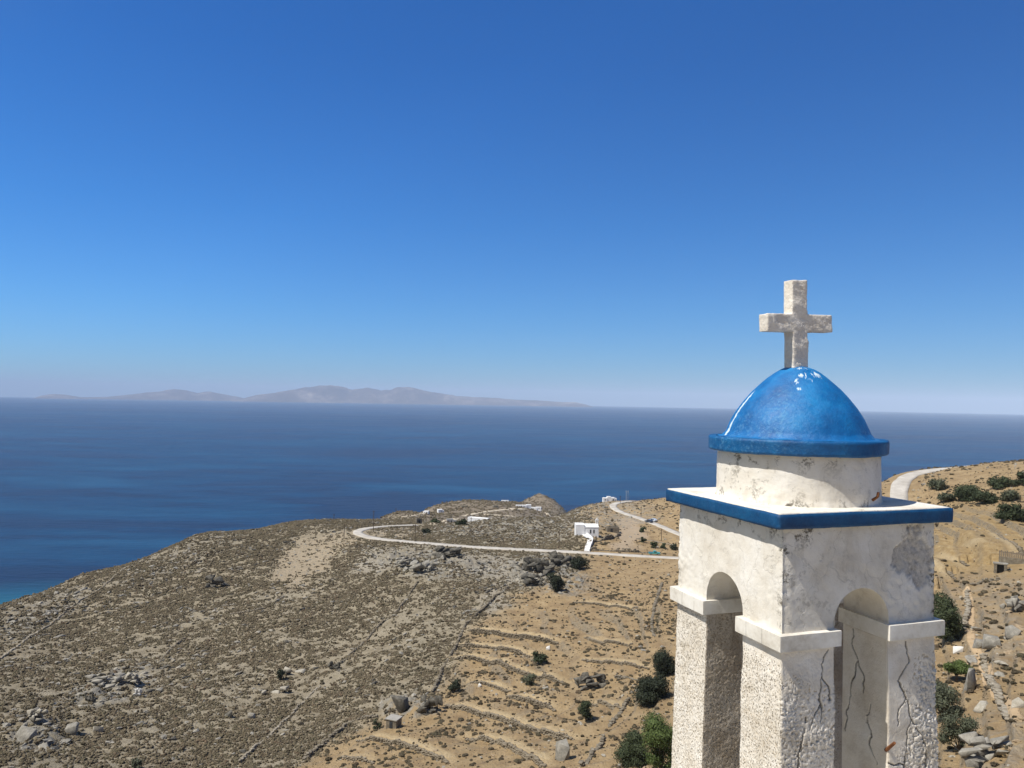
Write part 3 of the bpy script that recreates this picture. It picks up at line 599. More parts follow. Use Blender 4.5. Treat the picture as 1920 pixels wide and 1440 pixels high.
# the sea follows the curve of the earth to its own horizon
sr = np.concatenate([[0], np.linspace(100, 3000, 40), np.exp(np.linspace(math.log(3100), math.log(62000), 90))]); ns = 240
sa = np.linspace(0, 2 * math.pi, ns, endpoint=False)
V = [(r * math.sin(a), r * math.cos(a), -SEA_H - r * r / (2 * EARTH)) for r in sr for a in sa]
si = np.arange(len(sr) * ns).reshape(len(sr), ns)
SF = np.stack([si[:-1].ravel(), np.roll(si, -1, 1)[:-1].ravel(), np.roll(si, -1, 1)[1:].ravel(), si[1:].ravel()], 1)[:, ::-1]
tag(mesh_np('sea', V, SF, M['sea'], smooth=True), kind='structure')
def ribbon(name, L, w, mat, lift=0.05, follow=False, across=5):
    d = np.gradient(L[:, :2], axis=0); d /= np.linalg.norm(d, axis=1)[:, None] + 1e-9; nrm = np.c_[-d[:, 1], d[:, 0]]
    V = []; n = len(L)
    for i in range(n):
        ww = w * (0.5 * (0.93 + 0.24 * float(vnoise(np.array([i / 4.0]), np.array([w]), 3)[0])) if not follow else 0.5 * (0.8 + 0.4 * random.random()))
        for k in range(across):
            p = L[i, :2] + nrm[i] * ww * (2 * k / (across - 1) - 1); V.append([p[0], p[1], L[i, 2] + lift])
    V = np.array(V)
    if follow: V[:, 2] = G(V[:, 0], V[:, 1]) + lift
    # edges turned down into the ground so the sheet has a real border
    V2 = []; 
    for i in range(n):
        row = V[i * across:(i + 1) * across]; V2 += [row[0] - [0, 0, 0.5]] + list(row) + [row[-1] - [0, 0, 0.5]]
    m = across + 2; ii = np.arange(n * m).reshape(n, m)
    Fq = np.stack([ii[:-1, :-1].ravel(), ii[:-1, 1:].ravel(), ii[1:, 1:].ravel(), ii[1:, :-1].ravel()], 1)[:, ::-1]
    return tag(mesh_np(name, V2, Fq, mat), kind='structure')
random.seed(3)
for nm, (L, w) in ROAD_LINES.items(): ribbon(nm, L, w, M['road'])
TRACKS = [[(868,968),(895,962.5),(925,958),(955,955.5),(985,954)], [(1030,968),(1024,961),(1014,956),(1000,952),(985,948),(968,944)], [(812,985),(835,979),(860,973)],[(905,964),(935,967),(965,969)],
          [(668,975),(690,972)], [(740,970),(775,967),(815,963)]]
for t_ in TRACKS:
    P = smooth_line(hit(t_), 1.5); ribbon('track', P, 4.2 if t_[0][1] < 990 else 2.6, M['track'], 0.22, True)
P = smooth_line(hit([(1812,1100),(1820,1150),(1822,1200),(1842,1240),(1858,1280),(1880,1320),(1915,1352)]), 0.6)
ribbon('path', P, 1.0, M['path'], 0.06, True)

# ------------------------------------------------------------------ far island across the water
def island(name, prof, dist, label):
    """prof: (pixel column, pixel height of the ridge above its shore)"""
    us = np.array([p[0] for p in prof], float); hs_ = np.array([p[1] for p in prof], float)
    n = 260; uu = np.linspace(us[0], us[-1], n); hh = np.interp(uu, us, hs_) * dist / FPX
    rows = 40; V = []
    for j in range(rows):
        t = j / (rows - 1)                                   # shore, ridge, far shore
        for i in range(n):
            a, _ = ray([uu[i]], [750]); dep = dist * (1 + 0.11 * (t - 0.45))
            prof_t = math.sin(math.pi * min(max(t / 0.9, 0), 1)) ** 0.85 if t < 0.9 else 0
            x, y = math.sin(a[0]) * dep, math.cos(a[0]) * dep
            rg = float(fbm(np.array([x / 900]), np.array([y / 900]), 5, 77, 0.6)[0])
            z = hh[i] * prof_t * (1 + 0.75 * rg * (0.25 + 0.75 * (1 - abs(prof_t * 2 - 1)))) - 6 if prof_t > 0 else -30
            V.append((x, y, -SEA_H - dep * dep / (2 * EARTH) + z))
    ii = np.arange(rows * n).reshape(rows, n)
    Fq = np.stack([ii[:-1, :-1].ravel(), ii[:-1, 1:].ravel(), ii[1:, 1:].ravel(), ii[1:, :-1].ravel()], 1)[:, ::-1]
    o = mesh_np(name, V, Fq, M['island'], smooth=True); return tag(o, label, 'island', kind='structure')
island('island', [(430,0),(455,5),(480,12),(515,17),(545,22),(580,28),(615,33),(640,30),(660,25),(690,27),(715,23),(745,31),(765,32),(790,28),(820,20),(860,16),(900,14),(940,13),(985,11),(1020,10),(1050,8),(1080,8),(1100,4),(1115,0)], 30000, 'hazy mountainous island on the horizon')
island('island', [(60,0),(78,5),(100,8),(120,7),(150,3),(200,4),(250,9),(290,14),(325,18),(350,16),(370,12),(395,16),(420,12),(445,8),(470,2),(480,0)], 33000, 'fainter lower island on the horizon')
# ------------------------------------------------------------------ air
hm = bpy.data.materials.new('sea_haze'); hm.use_nodes = True; ht = hm.node_tree; ht.nodes.clear()
pv = ht.nodes.new('ShaderNodeVolumePrincipled'); pv.inputs['Density'].default_value = HAZE_DENSITY; pv.inputs['Color'].default_value = (0.74, 0.85, 1.0, 1); pv.inputs['Anisotropy'].default_value = -0.3
ho = ht.nodes.new('ShaderNodeOutputMaterial'); ht.links.new(pv.outputs[0], ho.inputs['Volume'])
hb = MB().box(-64000, 64000, -64000, 64000, -540, 620); tag(hb.build('haze', hm), kind='stuff')

# ------------------------------------------------------------------ bell tower
TC = np.array([2.3997, 6.4181])
tower = empty('bell_tower', (TC[0], TC[1], -8.6), YAW)
tag(tower, 'whitewashed bell tower with blue dome and stone cross in the foreground', 'bell tower')
OZ = 8.6                                             # local z = world z + OZ
def grid_face(o, ex, ey, nx, ny):
    """points of a rectangular grid o + s*ex + t*ey"""
    s = np.linspace(0, 1, nx + 1); t = np.linspace(0, 1, ny + 1); S, T_ = np.meshgrid(s, t)
    V = np.array(o)[None] + S.ravel()[:, None] * np.array(ex)[None] + T_.ravel()[:, None] * np.array(ey)[None]
    i = np.arange((nx + 1) * (ny + 1)).reshape(ny + 1, nx + 1)
    return V, np.stack([i[:-1, :-1].ravel(), i[:-1, 1:].ravel(), i[1:, 1:].ravel(), i[1:, :-1].ravel()], 1)
def attr(o, name, vals):
    a = o.data.attributes.new(name, 'FLOAT', 'POINT'); a.data.foreach_set('value', np.asarray(vals, np.float32))
def n3(P, sc, s, o=3, gain=0.55):
    """cheap 3-D fractal noise from three planes"""
    return (fbm(P[:, 0] * sc + P[:, 2] * sc * 0.71, P[:, 1] * sc + P[:, 2] * sc * 0.53 + 5, o, s, gain) + fbm(P[:, 2] * sc + P[:, 0] * sc * 0.37, P[:, 1] * sc * 0.83 - P[:, 0] * sc * 0.6, o, s + 11, gain)) * 0.6
def weld(o, d=1e-4):
    bm = bmesh.new(); bm.from_mesh(o.data); bmesh.ops.remove_doubles(bm, verts=bm.verts, dist=d); bmesh.ops.recalc_face_normals(bm, faces=bm.faces); bm.to_mesh(o.data); bm.free()
def rounded(P, c, h, r):
    """push points of a box onto a box with rounded edges"""
    q = P - c; inner = np.maximum(np.array(h) - r, 1e-4); cl = np.clip(q, -inner, inner); d = q - cl; ln = np.linalg.norm(d, axis=1)
    out = np.where(ln[:, None] > 1e-9, cl + d / np.maximum(ln, 1e-9)[:, None] * r, q)
    return c + out
def dense_box(x0, x1, y0, y1, z0, z1, step, r=0.008, sides='xXyYzZ'):
    Vs = []; Fs = []; n = 0
    nx, ny, nz = [max(2, int(round(d / step))) for d in (x1 - x0, y1 - y0, z1 - z0)]
    fs = {'y': ((x0, y0, z0), (x1 - x0, 0, 0), (0, 0, z1 - z0), nx, nz), 'Y': ((x1, y1, z0), (x0 - x1, 0, 0), (0, 0, z1 - z0), nx, nz),
          'x': ((x0, y1, z0), (0, y0 - y1, 0), (0, 0, z1 - z0), ny, nz), 'X': ((x1, y0, z0), (0, y1 - y0, 0), (0, 0, z1 - z0), ny, nz),
          'Z': ((x0, y0, z1), (x1 - x0, 0, 0), (0, y1 - y0, 0), nx, ny), 'z': ((x0, y1, z0), (x1 - x0, 0, 0), (0, y0 - y1, 0), nx, ny)}
    for k in sides:
        V, F_ = grid_face(*fs[k]); Vs.append(V); Fs.append(F_ + n); n += len(V)
    V = np.concatenate(Vs); F_ = np.concatenate(Fs)
    c = np.array([(x0 + x1) / 2, (y0 + y1) / 2, (z0 + z1) / 2])
    V = rounded(V, c, ((x1 - x0) / 2, (y1 - y0) / 2, (z1 - z0) / 2), r)
    return V, F_
def outward(V, c):
    pass
def vnorm(o):
    n = np.empty(len(o.data.vertices) * 3, np.float32); o.data.vertices.foreach_get('normal', n); return n.reshape(-1, 3).astype(float)
def vco(o):
    n = np.empty(len(o.data.vertices) * 3, np.float32); o.data.vertices.foreach_get('co', n); return n.reshape(-1, 3).astype(float)
def displace(o, d):
    P = vco(o) + vnorm(o) * np.asarray(d)[:, None]; o.data.vertices.foreach_set('co', P.astype(np.float32).ravel()); o.data.update()
BH, SH, SHB = 0.71, 0.80, 0.785
Z_SLAB_T, Z_SLAB_B = -0.789 + OZ, -0.897 + OZ
Z_BLK = -1.655 + OZ; Z_CAP = -1.766 + OZ; Z_PIER = -4.1 + OZ
# cornice slab with its painted edge
V, F_ = dense_box(-SH, SH, -SHB, SHB, Z_SLAB_B, Z_SLAB_T, 0.02, 0.008)
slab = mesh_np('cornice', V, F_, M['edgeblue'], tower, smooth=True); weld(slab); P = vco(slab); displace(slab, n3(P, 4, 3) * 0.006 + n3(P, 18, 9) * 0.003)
P = vco(slab); attr(slab, 'wear_highlight', 0.03 + 0 * P[:, 0]); attr(slab, 'chip', sstep(0.62, 0.68, fbm((P[:, 0] + P[:, 1]) * 30, P[:, 2] * 40, 4, 210, 0.65)) * (np.abs(P[:, 2] - (Z_SLAB_T + Z_SLAB_B) / 2) > 0.038))
V, F_ = dense_box(-SH + 0.012, SH - 0.012, -SHB + 0.012, SHB - 0.012, Z_SLAB_T - 0.01, Z_SLAB_T + 0.008, 0.03, 0.004, 'xXyYZ')
st = mesh_np('slab_top', V, F_, M['plaster'], slab, smooth=True); weld(st); P = vco(st); displace(st, n3(P, 9, 5) * 0.003); attr(st, 'dirt', 0.25 + 0 * P[:, 0]); attr(st, 'crack', 0 * P[:, 0])
# arched upper block: four walls with a round-headed opening each, and the vault between them
AR, ASP = 0.252, -1.62 + OZ
arch_walls = MB()
def arch_face(n=24):
    """outline of the wall between spring line and top, as quads around the arch: list of (inner, outer) pairs in (s, z)"""
    pts = [(-AR, Z_BLK), (-AR, ASP)] + [(-AR * math.cos(math.pi * k / n), ASP + AR * math.sin(math.pi * k / n) * 1.02) for k in range(1, n)] + [(AR, ASP), (AR, Z_BLK)]
    return pts
def wall_grid():
    """a wall face as a fine grid in (s, z) with the arch cut out, its edge following the arch"""
    step = 0.0142; ns_ = int(2 * BH / step); nz_ = int((Z_SLAB_B + 0.002 - Z_BLK) / step)
    s = np.linspace(-BH, BH, ns_ + 1); z = np.linspace(Z_BLK, Z_SLAB_B + 0.002, nz_ + 1); S, Zg = np.meshgrid(s, z); S = S.ravel().copy(); Zg = Zg.ravel().copy()
    def sd_(S, Zg): return np.where(Zg > ASP, np.hypot(S, (Zg - ASP)), np.abs(S)) - AR
    d = sd_(S, Zg)
    i = np.arange(len(S)).reshape(nz_ + 1, ns_ + 1)
    Q = np.stack([i[:-1, :-1].ravel(), i[:-1, 1:].ravel(), i[1:, 1:].ravel(), i[1:, :-1].ravel()], 1)
    keep = (d[Q] > -0.5 * step).all(1)
    Q = Q[keep]
    # snap the ragged inner edge onto the arch
    used = np.unique(Q); cnt = np.zeros(len(S), int); np.add.at(cnt, Q.ravel(), 1)
    edge = used[(cnt[used] < 4) & (d[used] < 1.6 * step) & (np.abs(S[used]) < AR + 2 * step)]
    for k in edge:
        if Zg[k] > ASP:
            a = math.atan2(Zg[k] - ASP, S[k]); S[k] = AR * math.cos(a); Zg[k] = ASP + AR * math.sin(a)
        else: S[k] = math.copysign(AR, S[k])
    re = -np.ones(len(S), int); re[used] = np.arange(len(used))
    return S[used], Zg[used], re[Q], set(re[edge].tolist())
S_, Zg_, Q_, E_ = wall_grid()
Vs = []; Fs = []; nn = 0
for k in range(4):
    c, s = [(1, 0), (0, 1), (-1, 0), (0, -1)][k]
    V = np.c_[S_ * c - (-BH) * s, S_ * s + (-BH) * c, Zg_]
    Vs.append(V); Fs.append(Q_ + nn); nn += len(V)
# barrel linings: from each face inward to the crossing
pts = arch_face(); 
for k in range(4):
    c, s = [(1, 0), (0, 1), (-1, 0), (0, -1)][k]
    A = []
    depth = np.linspace(-BH, 0.0, 50)
    for y_ in depth:
        for (px, pz) in pts: A.append((px * c - y_ * s, px * s + y_ * c, pz))
    m = len(pts); i = np.arange(len(depth) * m).reshape(len(depth), m)
    Q = np.stack([i[:-1, :-1].ravel(), i[:-1, 1:].ravel(), i[1:, 1:].ravel(), i[1:, :-1].ravel()], 1)
    A = np.array(A)
    # groin: keep only the part of each tunnel outside the crossing one
    ctr = A[Q].mean(1); loc = np.abs(ctr[:, 0] * c + ctr[:, 1] * s) ; dep = -(-ctr[:, 0] * s + ctr[:, 1] * c)
    Q = Q[loc <= dep + 0.006]
    Vs.append(A); Fs.append(Q + nn); nn += len(A)
# undersides between the openings
for sx in (-1, 1):
    for sy in (-1, 1):
        A = np.array([(sx * AR, sy * AR, Z_BLK), (sx * BH, sy * AR, Z_BLK), (sx * BH, sy * BH, Z_BLK), (sx * AR, sy * BH, Z_BLK)]); Vs.append(A); Fs.append(np.array([[0, 1, 2, 3]]) + nn); nn += 4
blk = mesh_np('arched_block', np.concatenate(Vs), np.concatenate(Fs), M['plaster'], tower, smooth=True)
weld(blk, 0.0012)
P = vco(blk)
# soften the upright corners and let the old plaster wander
cor = np.maximum(np.abs(P[:, 0]) , np.abs(P[:, 1])); both = np.minimum(np.abs(P[:, 0]), np.abs(P[:, 1]))
onface = cor > BH - 0.004
low = sstep(0.75, 0.25, (P[:, 2] - Z_BLK) / 0.75)
rough_ = sstep(-0.05, 0.35, fbm(P[:, 0] * 4 + P[:, 1] * 3, P[:, 2] * 4, 3, 51)) 
d = n3(P, 3.0, 21) * 0.008 + n3(P, 14, 22) * 0.0028
edge_rough = sstep(BH - 0.09, BH - 0.005, both) * onface
patch = np.exp(-(((P[:, 0] - 0.50) / 0.22) ** 2 + ((P[:, 2] - (-1.16 + OZ)) / 0.24) ** 2)) * (P[:, 1] < -BH + 0.02)      # fallen skim on the right face
pm = sstep(0.50, 0.56, patch + 0.55 * fbm(P[:, 0] * 7, P[:, 2] * 7, 5, 63, 0.65)) * (patch > 0.1)
d = d * onface + onface * (n3(P, 30, 23) * 0.006 * (0.25 + 1.3 * edge_rough + 1.2 * low * rough_)) - edge_rough * 0.010 - pm * (0.010 + 0.022 * np.abs(n3(P, 20, 29)))
displace(blk, np.where(onface, d, n3(P, 9, 25) * 0.003))
attr(blk, 'dirt', np.clip(0.04 + 0.95 * edge_rough * (0.5 + 0.5 * sstep(-0.3, -0.7, P[:, 1])) + 0.6 * sstep(Z_SLAB_B - 0.16, Z_SLAB_B - 0.03, P[:, 2]) + 0.25 * (P[:, 1] < -BH + 0.03) * sstep(0, -0.7, P[:, 0]) + 0.2 * pm, 0, 1))
attr(blk, 'crack', np.clip(0.10 * onface, 0, 1)); attr(blk, 'bare', pm)
# piers: roughcast shafts flaring a little downwards, each under its own marble impost
CRACKS = {
 (-1, -1): [('right', [(-.307,-1.80),(-.349,-1.90),(-.353,-1.985),(-.38,-2.10),(-.373,-2.175),(-.373,-2.31)]), ('right', [(-.353,-1.985),(-.30,-2.07),(-.285,-2.16)]), ('right', [(-.373,-2.175),(-.44,-2.26),(-.46,-2.36)]), ('right', [(-.505,-2.26),(-.513,-2.365),(-.556,-2.48),(-.578,-2.62),(-.56,-2.9)])],
 (1, -1): [('right', [(.36,-2.10),(.427,-2.22),(.465,-2.39),(.42,-2.53),(.41,-2.65),(.39,-2.85)]), ('right', [(.465,-2.39),(.54,-2.47),(.60,-2.60),(.61,-2.75)]), ('right', [(.427,-2.22),(.35,-2.30),(.33,-2.42)]), ('inner', [(-.409,-2.02),(-.47,-2.12),(-.48,-2.25)]), ('right', [(.247,-2.68),(.31,-2.71),(.36,-2.70),(.40,-2.72)]), ('right', [(.43,-1.8),(.45,-1.95),(.36,-2.08),(.36,-2.12)]),
           ('inner', [(-.368,-1.79),(-.337,-1.90),(-.409,-2.02),(-.368,-2.19),(-.317,-2.38),(-.286,-2.62)]), ('inner', [(-.552,-2.31),(-.511,-2.42),(-.563,-2.55),(-.542,-2.62),(-.614,-2.74)])],
}
def make_pier(sx, sy, seed):
    x0, x1 = sorted((sx * 0.245, sx * BH)); y0, y1 = sorted((sy * 0.245, sy * BH))
    V, F_ = dense_box(x0, x1, y0, y1, Z_PIER, Z_CAP, 0.0062 if sy < 0 or sx < 0 else 0.012, 0.012, 'xXyY')
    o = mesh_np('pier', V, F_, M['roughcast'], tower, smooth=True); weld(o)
    P = vco(o); dz = (Z_CAP - P[:, 2])
    fl = 0.020 * np.minimum(dz, 2)
    P[:, 0] += np.where(np.abs(P[:, 0]) > 0.5, np.sign(P[:, 0]) * fl, 0); P[:, 1] += np.where(np.abs(P[:, 1]) > 0.5, np.sign(P[:, 1]) * fl, 0)
    o.data.vertices.foreach_set('co', P.astype(np.float32).ravel()); o.data.update()
    N = vnorm(o)
    # coordinates along the faces
    s = np.where(np.abs(N[:, 0]) > np.abs(N[:, 1]), P[:, 1], P[:, 0]) + seed * 3.1; z = P[:, 2]
    big = fbm(s * 3.0, z * 2.2, 3, 70 + seed); 
    inner = ((np.abs(P[:, 0]) < 0.28) | (np.abs(P[:, 1]) < 0.28)) & ((np.abs(N[:, 0]) > 0.7) & (np.abs(P[:, 0]) < 0.3) | (np.abs(N[:, 1]) > 0.7) & (np.abs(P[:, 1]) < 0.3))
    right = (N[:, 1] < -0.7) & (P[:, 1] < -0.5)
    amp = np.where(N[:, 0] < -0.6, 1.0, 0.75)
    if sx > 0 and sy < 0: amp = np.where(right, 1.25 * sstep(0.05, 0.25, (P[:, 0] - 0.25) + 0.35 * big - 0.05) * sstep(0.12, 0.26, dz + 0.1 * big) + 0.12, amp); amp = np.where(inner, 0.10, amp)
    if sx < 0 and sy < 0: amp = np.where(right, 0.25 + 0.85 * sstep(0.1, 0.7, dz + 0.3 * big), amp); amp = np.where(N[:, 0] < -0.6, 0.9 * sstep(0.06, 0.16, dz) + 0.1, amp)
    def lump(fr, sd):                                       # thrown-on gobs of mortar
        a = vnoise(s * fr, z * fr * 0.9, sd); b = vnoise(s * fr * 1.9 + 7, z * fr * 1.9, sd + 1); return np.clip((a * 0.65 + b * 0.35 - 0.38) / 0.3, 0, 1)
    fine_ = lump(70, 80 + seed); mid_ = np.maximum(lump(66, 84 + seed), 0.85 * lump(110, 90 + seed)) * (0.55 + 0.45 * sstep(-0.2, 0.3, fbm(s * 6, z * 6, 3, 170))); lp = np.where(right, mid_, 0.75 * fine_ + 0.25 * mid_)
    d = amp * (lp * np.where(right, 0.011, 0.004) - 0.005 + 0.009 * big) + 0.004 * fbm(s * 7, z * 7, 3, 99)
    ck = np.zeros(len(P))
    for face, line in CRACKS.get((sx, sy), []):
        on = right if face == 'right' else (N[:, 0] < -0.7) & inner
        a_ = P[:, 0] if face == 'right' else P[:, 1]
        jig = 0.022 * fbm(z * 15, a_ * 3, 4, 140, 0.6); L_ = np.array(line); L_[:, 1] += OZ
        for (a0, z0), (a1, z1) in zip(L_[:-1], L_[1:]):
            t = np.clip(((a_ + jig - a0) * (a1 - a0) + (z - z0) * (z1 - z0)) / ((a1 - a0) ** 2 + (z1 - z0) ** 2), 0, 1)
            dd = np.hypot(a_ + jig - a0 - t * (a1 - a0), z - z0 - t * (z1 - z0)); wd = 0.0022 + 0.0045 * fbm(z * 9, a_, 2, 150)
            ck = np.maximum(ck, on * (1 - sstep(wd, wd + 0.005, dd)))
    displace(o, d * sstep(0.0, 0.03, dz) - 0.014 * ck)
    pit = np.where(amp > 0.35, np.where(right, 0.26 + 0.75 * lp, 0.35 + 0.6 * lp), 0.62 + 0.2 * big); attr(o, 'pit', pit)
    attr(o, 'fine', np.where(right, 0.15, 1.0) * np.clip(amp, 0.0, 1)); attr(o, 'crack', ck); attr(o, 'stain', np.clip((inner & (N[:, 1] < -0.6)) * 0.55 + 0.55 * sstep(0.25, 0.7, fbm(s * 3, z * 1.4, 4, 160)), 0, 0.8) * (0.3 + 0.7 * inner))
    attr(o, 'dirt', 0.2 + 0 * pit)
    # the impost: slabs of pale marble, wrapping the pier and running inside the arch
    e = 0.048; xa, xb = sorted((sx * 0.222, sx * (BH + e))); ya, yb = sorted((sy * 0.222, sy * (BH + e)))
    V, F_ = dense_box(xa, xb, ya, yb, Z_CAP, Z_BLK + 0.004, 0.02, 0.0035)
    cp = mesh_np('impost', V, F_, M['marble'], o, smooth=True); weld(cp); Pc = vco(cp); displace(cp, n3(Pc, 5, 40 + seed) * 0.004); cp.data.set_sharp_from_angle(angle=rad(35))
    # joints between the marble pieces
    for q in ((0.42,) if seed % 2 else (0.36, 0.55)):
        yy = sy * q
        j = MB().box(sx * (BH + e) - 0.0012 if sx < 0 else sx * (BH + e) - 0.01, sx * (BH + e) + 0.01 if sx < 0 else sx * (BH + e) + 0.0012, yy - 0.0016, yy + 0.0016, Z_CAP + 0.004, Z_BLK)
        j.build('joint', M['slab'], o)
    return o
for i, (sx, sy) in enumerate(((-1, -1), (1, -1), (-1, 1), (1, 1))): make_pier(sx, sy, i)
# unseen whitewashed church added under the belfry to bounce sunlight up
chb = empty('bounce_church', (TC[0], TC[1], -8.6), YAW); tag(chb, 'unseen whitewashed church under the bell tower', 'bounce_church')
cw = MB().box(-4.6, 2.6, -4.6, 0.95, -3.0, Z_PIER - 0.12).build('wall', M['plaster'], chb); attr(cw, 'dirt', [0.1] * 8); attr(cw, 'crack', [0] * 8)
ty = empty('bounce_terrace', (0, 0, -8.6), YAW); tag(ty, 'unseen paved terrace added to bounce light onto the bell tower', 'terrace')
MB().box(-13, 9, -15, 1.1, -6.0, -1.66 + OZ).build('bounce_paving', M['terrace'], ty)  # out of view, added to bounce warm light onto the tower's shaded face
# footing below the piers
V, F_ = dense_box(-0.86, 0.86, -0.86, 0.86, Z_PIER - 0.2, Z_PIER + 0.01, 0.08, 0.02); ft = mesh_np('footing', V, F_, M['plaster'], tower, smooth=True); weld(ft); P = vco(ft); attr(ft, 'dirt', 0.3 + 0 * P[:, 0]); attr(ft, 'crack', 0.2 + 0 * P[:, 0])
# drum and dome (turned shapes with an unsteady hand)
def lathe(prof, n=180, cx=0.0, cy=0.0, step=0.012):
    pr = []
    for (r0, z0), (r1, z1) in zip(prof[:-1], prof[1:]):
        m = max(1, int(math.hypot(r1 - r0, z1 - z0) / step))
        pr += [(r0 + (r1 - r0) * k / m, z0 + (z1 - z0) * k / m) for k in range(m)]
    pr.append(prof[-1]); V = []
    ang = np.linspace(0, 2 * math.pi, n, endpoint=False)
    for r, z in pr: V.append(np.c_[cx + r * np.cos(ang), cy + r * np.sin(ang), np.full(n, z)])
    V = np.concatenate(V); i = np.arange(len(pr) * n).reshape(len(pr), n)
    Q = np.stack([i[:-1].ravel(), np.roll(i, -1, 1)[:-1].ravel(), np.roll(i, -1, 1)[1:].ravel(), i[1:].ravel()], 1)
    return V, Q
# the view's left is where the drum sits a touch off centre
OFFX, OFFY = -0.015, 0.012
V, Q = lathe([(0.655, Z_SLAB_T - 0.01), (0.652, Z_SLAB_T + 0.012), (0.644, Z_SLAB_T + 0.05), (0.636, -0.415 + OZ + 0.02)], 220, OFFX, OFFY)
drum = mesh_np('drum', V, Q, M['plaster'], tower, smooth=True); P = vco(drum); d = n3(P, 5, 11) * 0.007 + n3(P, 26, 12) * 0.0035 + (n3(P, 40, 14) * 0.006) * sstep(0.1, 0.0, P[:, 2] - Z_SLAB_T)
displace(drum, d); P = vco(drum); hgt = P[:, 2] - Z_SLAB_T
attr(drum, 'dirt', np.clip(0.08 + 0.5 * sstep(0.10, 0.0, hgt) + 0.5 * sstep(0.28, 0.36, hgt) + 0.35 * sstep(-0.2, -0.6, P[:, 0]), 0, 1)); attr(drum, 'crack', 0 * hgt)
RB, RT = -0.402 + OZ, -0.285 + OZ
prof = [(0.60, RB), (0.690, RB), (0.702, RB + 0.010), (0.705, RT - 0.012), (0.697, RT), (0.640, RT + 0.002), (0.605, RT + 0.006), (0.588, RT + 0.022)]
spl = [(-0.25, 0.572), (-0.20, 0.552), (-0.149, 0.530), (-0.11, 0.509), (-0.06, 0.478), (-0.006, 0.438), (0.05, 0.394), (0.106, 0.347), (0.155, 0.298), (0.21, 0.236), (0.25, 0.182), (0.283, 0.128), (0.303, 0.085), (0.316, 0.001)]
zz = np.linspace(-0.24, 0.318, 60); rrp = np.interp(zz, [s[0] for s in spl], [s[1] for s in spl])
for _ in range(3): rrp[1:-1] = 0.25 * rrp[:-2] + 0.5 * rrp[1:-1] + 0.25 * rrp[2:]
prof2 = prof[5:] + [(float(r), float(z) + OZ) for r, z in zip(rrp, zz)]
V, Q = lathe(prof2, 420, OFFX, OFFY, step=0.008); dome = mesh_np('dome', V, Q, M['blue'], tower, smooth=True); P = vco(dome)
displace(dome, n3(P, 3.2, 61) * 0.009 + n3(P, 15, 62) * 0.0018); P = vco(dome)
az = np.arctan2(P[:, 1] - OFFY, P[:, 0] - OFFX); hz = P[:, 2] - OZ
def near(a, c, w): return np.exp(-((np.angle(np.exp(1j * (a - c)))) / w) ** 2)
g_ = lambda a0, wa, h0, wh: near(az, rad(a0), wa) * np.exp(-((hz - h0) / wh) ** 2)
nz_ = fbm(az * 16, hz * 40, 4, 201, 0.75)
chip = np.maximum.reduce([0.85 * g_(-130, 0.06, 0.165, 0.035), 0.95 * g_(-127, 0.07, 0.118, 0.014), 0.72 * g_(-116, 0.2, 0.225, 0.025), 0.72 * g_(-108, 0.08, 0.195, 0.02), 0.62 * g_(-82, 0.26, 0.235, 0.03), 0.6 * g_(-115, 0.5, 0.285, 0.012),
    0.95 * near(az, rad(163) + 0.12 * (hz + 0.1), 0.05) * sstep(-0.30, -0.25, hz) * sstep(0.12, 0.06, hz)])
chip = sstep(0.50, 0.60, chip + 0.75 * nz_ * (chip > 0.15))
attr(dome, 'chip', chip); attr(dome, 'wear_highlight', np.clip(0.36 * near(az, rad(-142), 0.34) * sstep(0.2, 0.0, hz) + 0.55 * near(az, rad(-55), 0.3) * sstep(-0.12, -0.24, hz) + 0.3 * near(az, rad(170), 0.5) * sstep(0.1, -0.2, hz), 0, 1))  # the front-left patch paints in the dome's speckled highlight
V, Q = lathe(prof[:6], 220, OFFX - 0.01, OFFY); rim = mesh_np('rim', V, Q, M['rimblue'], dome, smooth=True); P = vco(rim); displace(rim, n3(P, 5, 64) * 0.006 + n3(P, 22, 65) * 0.002)
P = vco(rim); attr(rim, 'chip', 0 * P[:, 0]); attr(rim, 'wear_highlight', 0.02 + 0.25 * sstep(-0.3, -0.7, P[:, 0]))
# hewn marble cross
cb = MB().box(-0.076, 0.076, -0.058, 0.058, 0.25, 1.022).box(-0.325, 0.325, -0.0575, 0.0575, 0.592, 0.738).build('cross', M['crossstone'], None)
rm = cb.modifiers.new('remesh', 'REMESH'); rm.mode = 'VOXEL'; rm.voxel_size = 0.0075
me_ = bpy.data.meshes.new_from_object(cb.evaluated_get(bpy.context.evaluated_depsgraph_get())); bpy.data.objects.remove(cb)
cr = bpy.data.objects.new('cross', me_); C.objects.link(cr); cr.parent = tower; cr.location = (OFFX, OFFY, OZ); cr.rotation_euler = (0, rad(-1.6), 0)
me_.polygons.foreach_set('use_smooth', np.ones(len(me_.polygons), bool)); P = vco(cr)
P[:, 0] *= np.where(np.abs(P[:, 0]) < 0.09, 1 + 0.16 * np.maximum(P[:, 2] * -1 + 0.5, 0) - 0.10 * np.maximum(P[:, 2] - 0.75, 0), 1)
cr.data.vertices.foreach_set('co', P.astype(np.float32).ravel()); cr.data.update()
hard = (vnorm(cr)[:, 1] < -0.5).astype(float)               # the face is hewn, the sides are dressed smoother
displace(cr, (n3(P, 10, 31) * 0.008 + n3(P, 27, 32) * 0.004 + n3(P, 55, 36) * 0.0016) * (0.4 + 0.8 * hard))
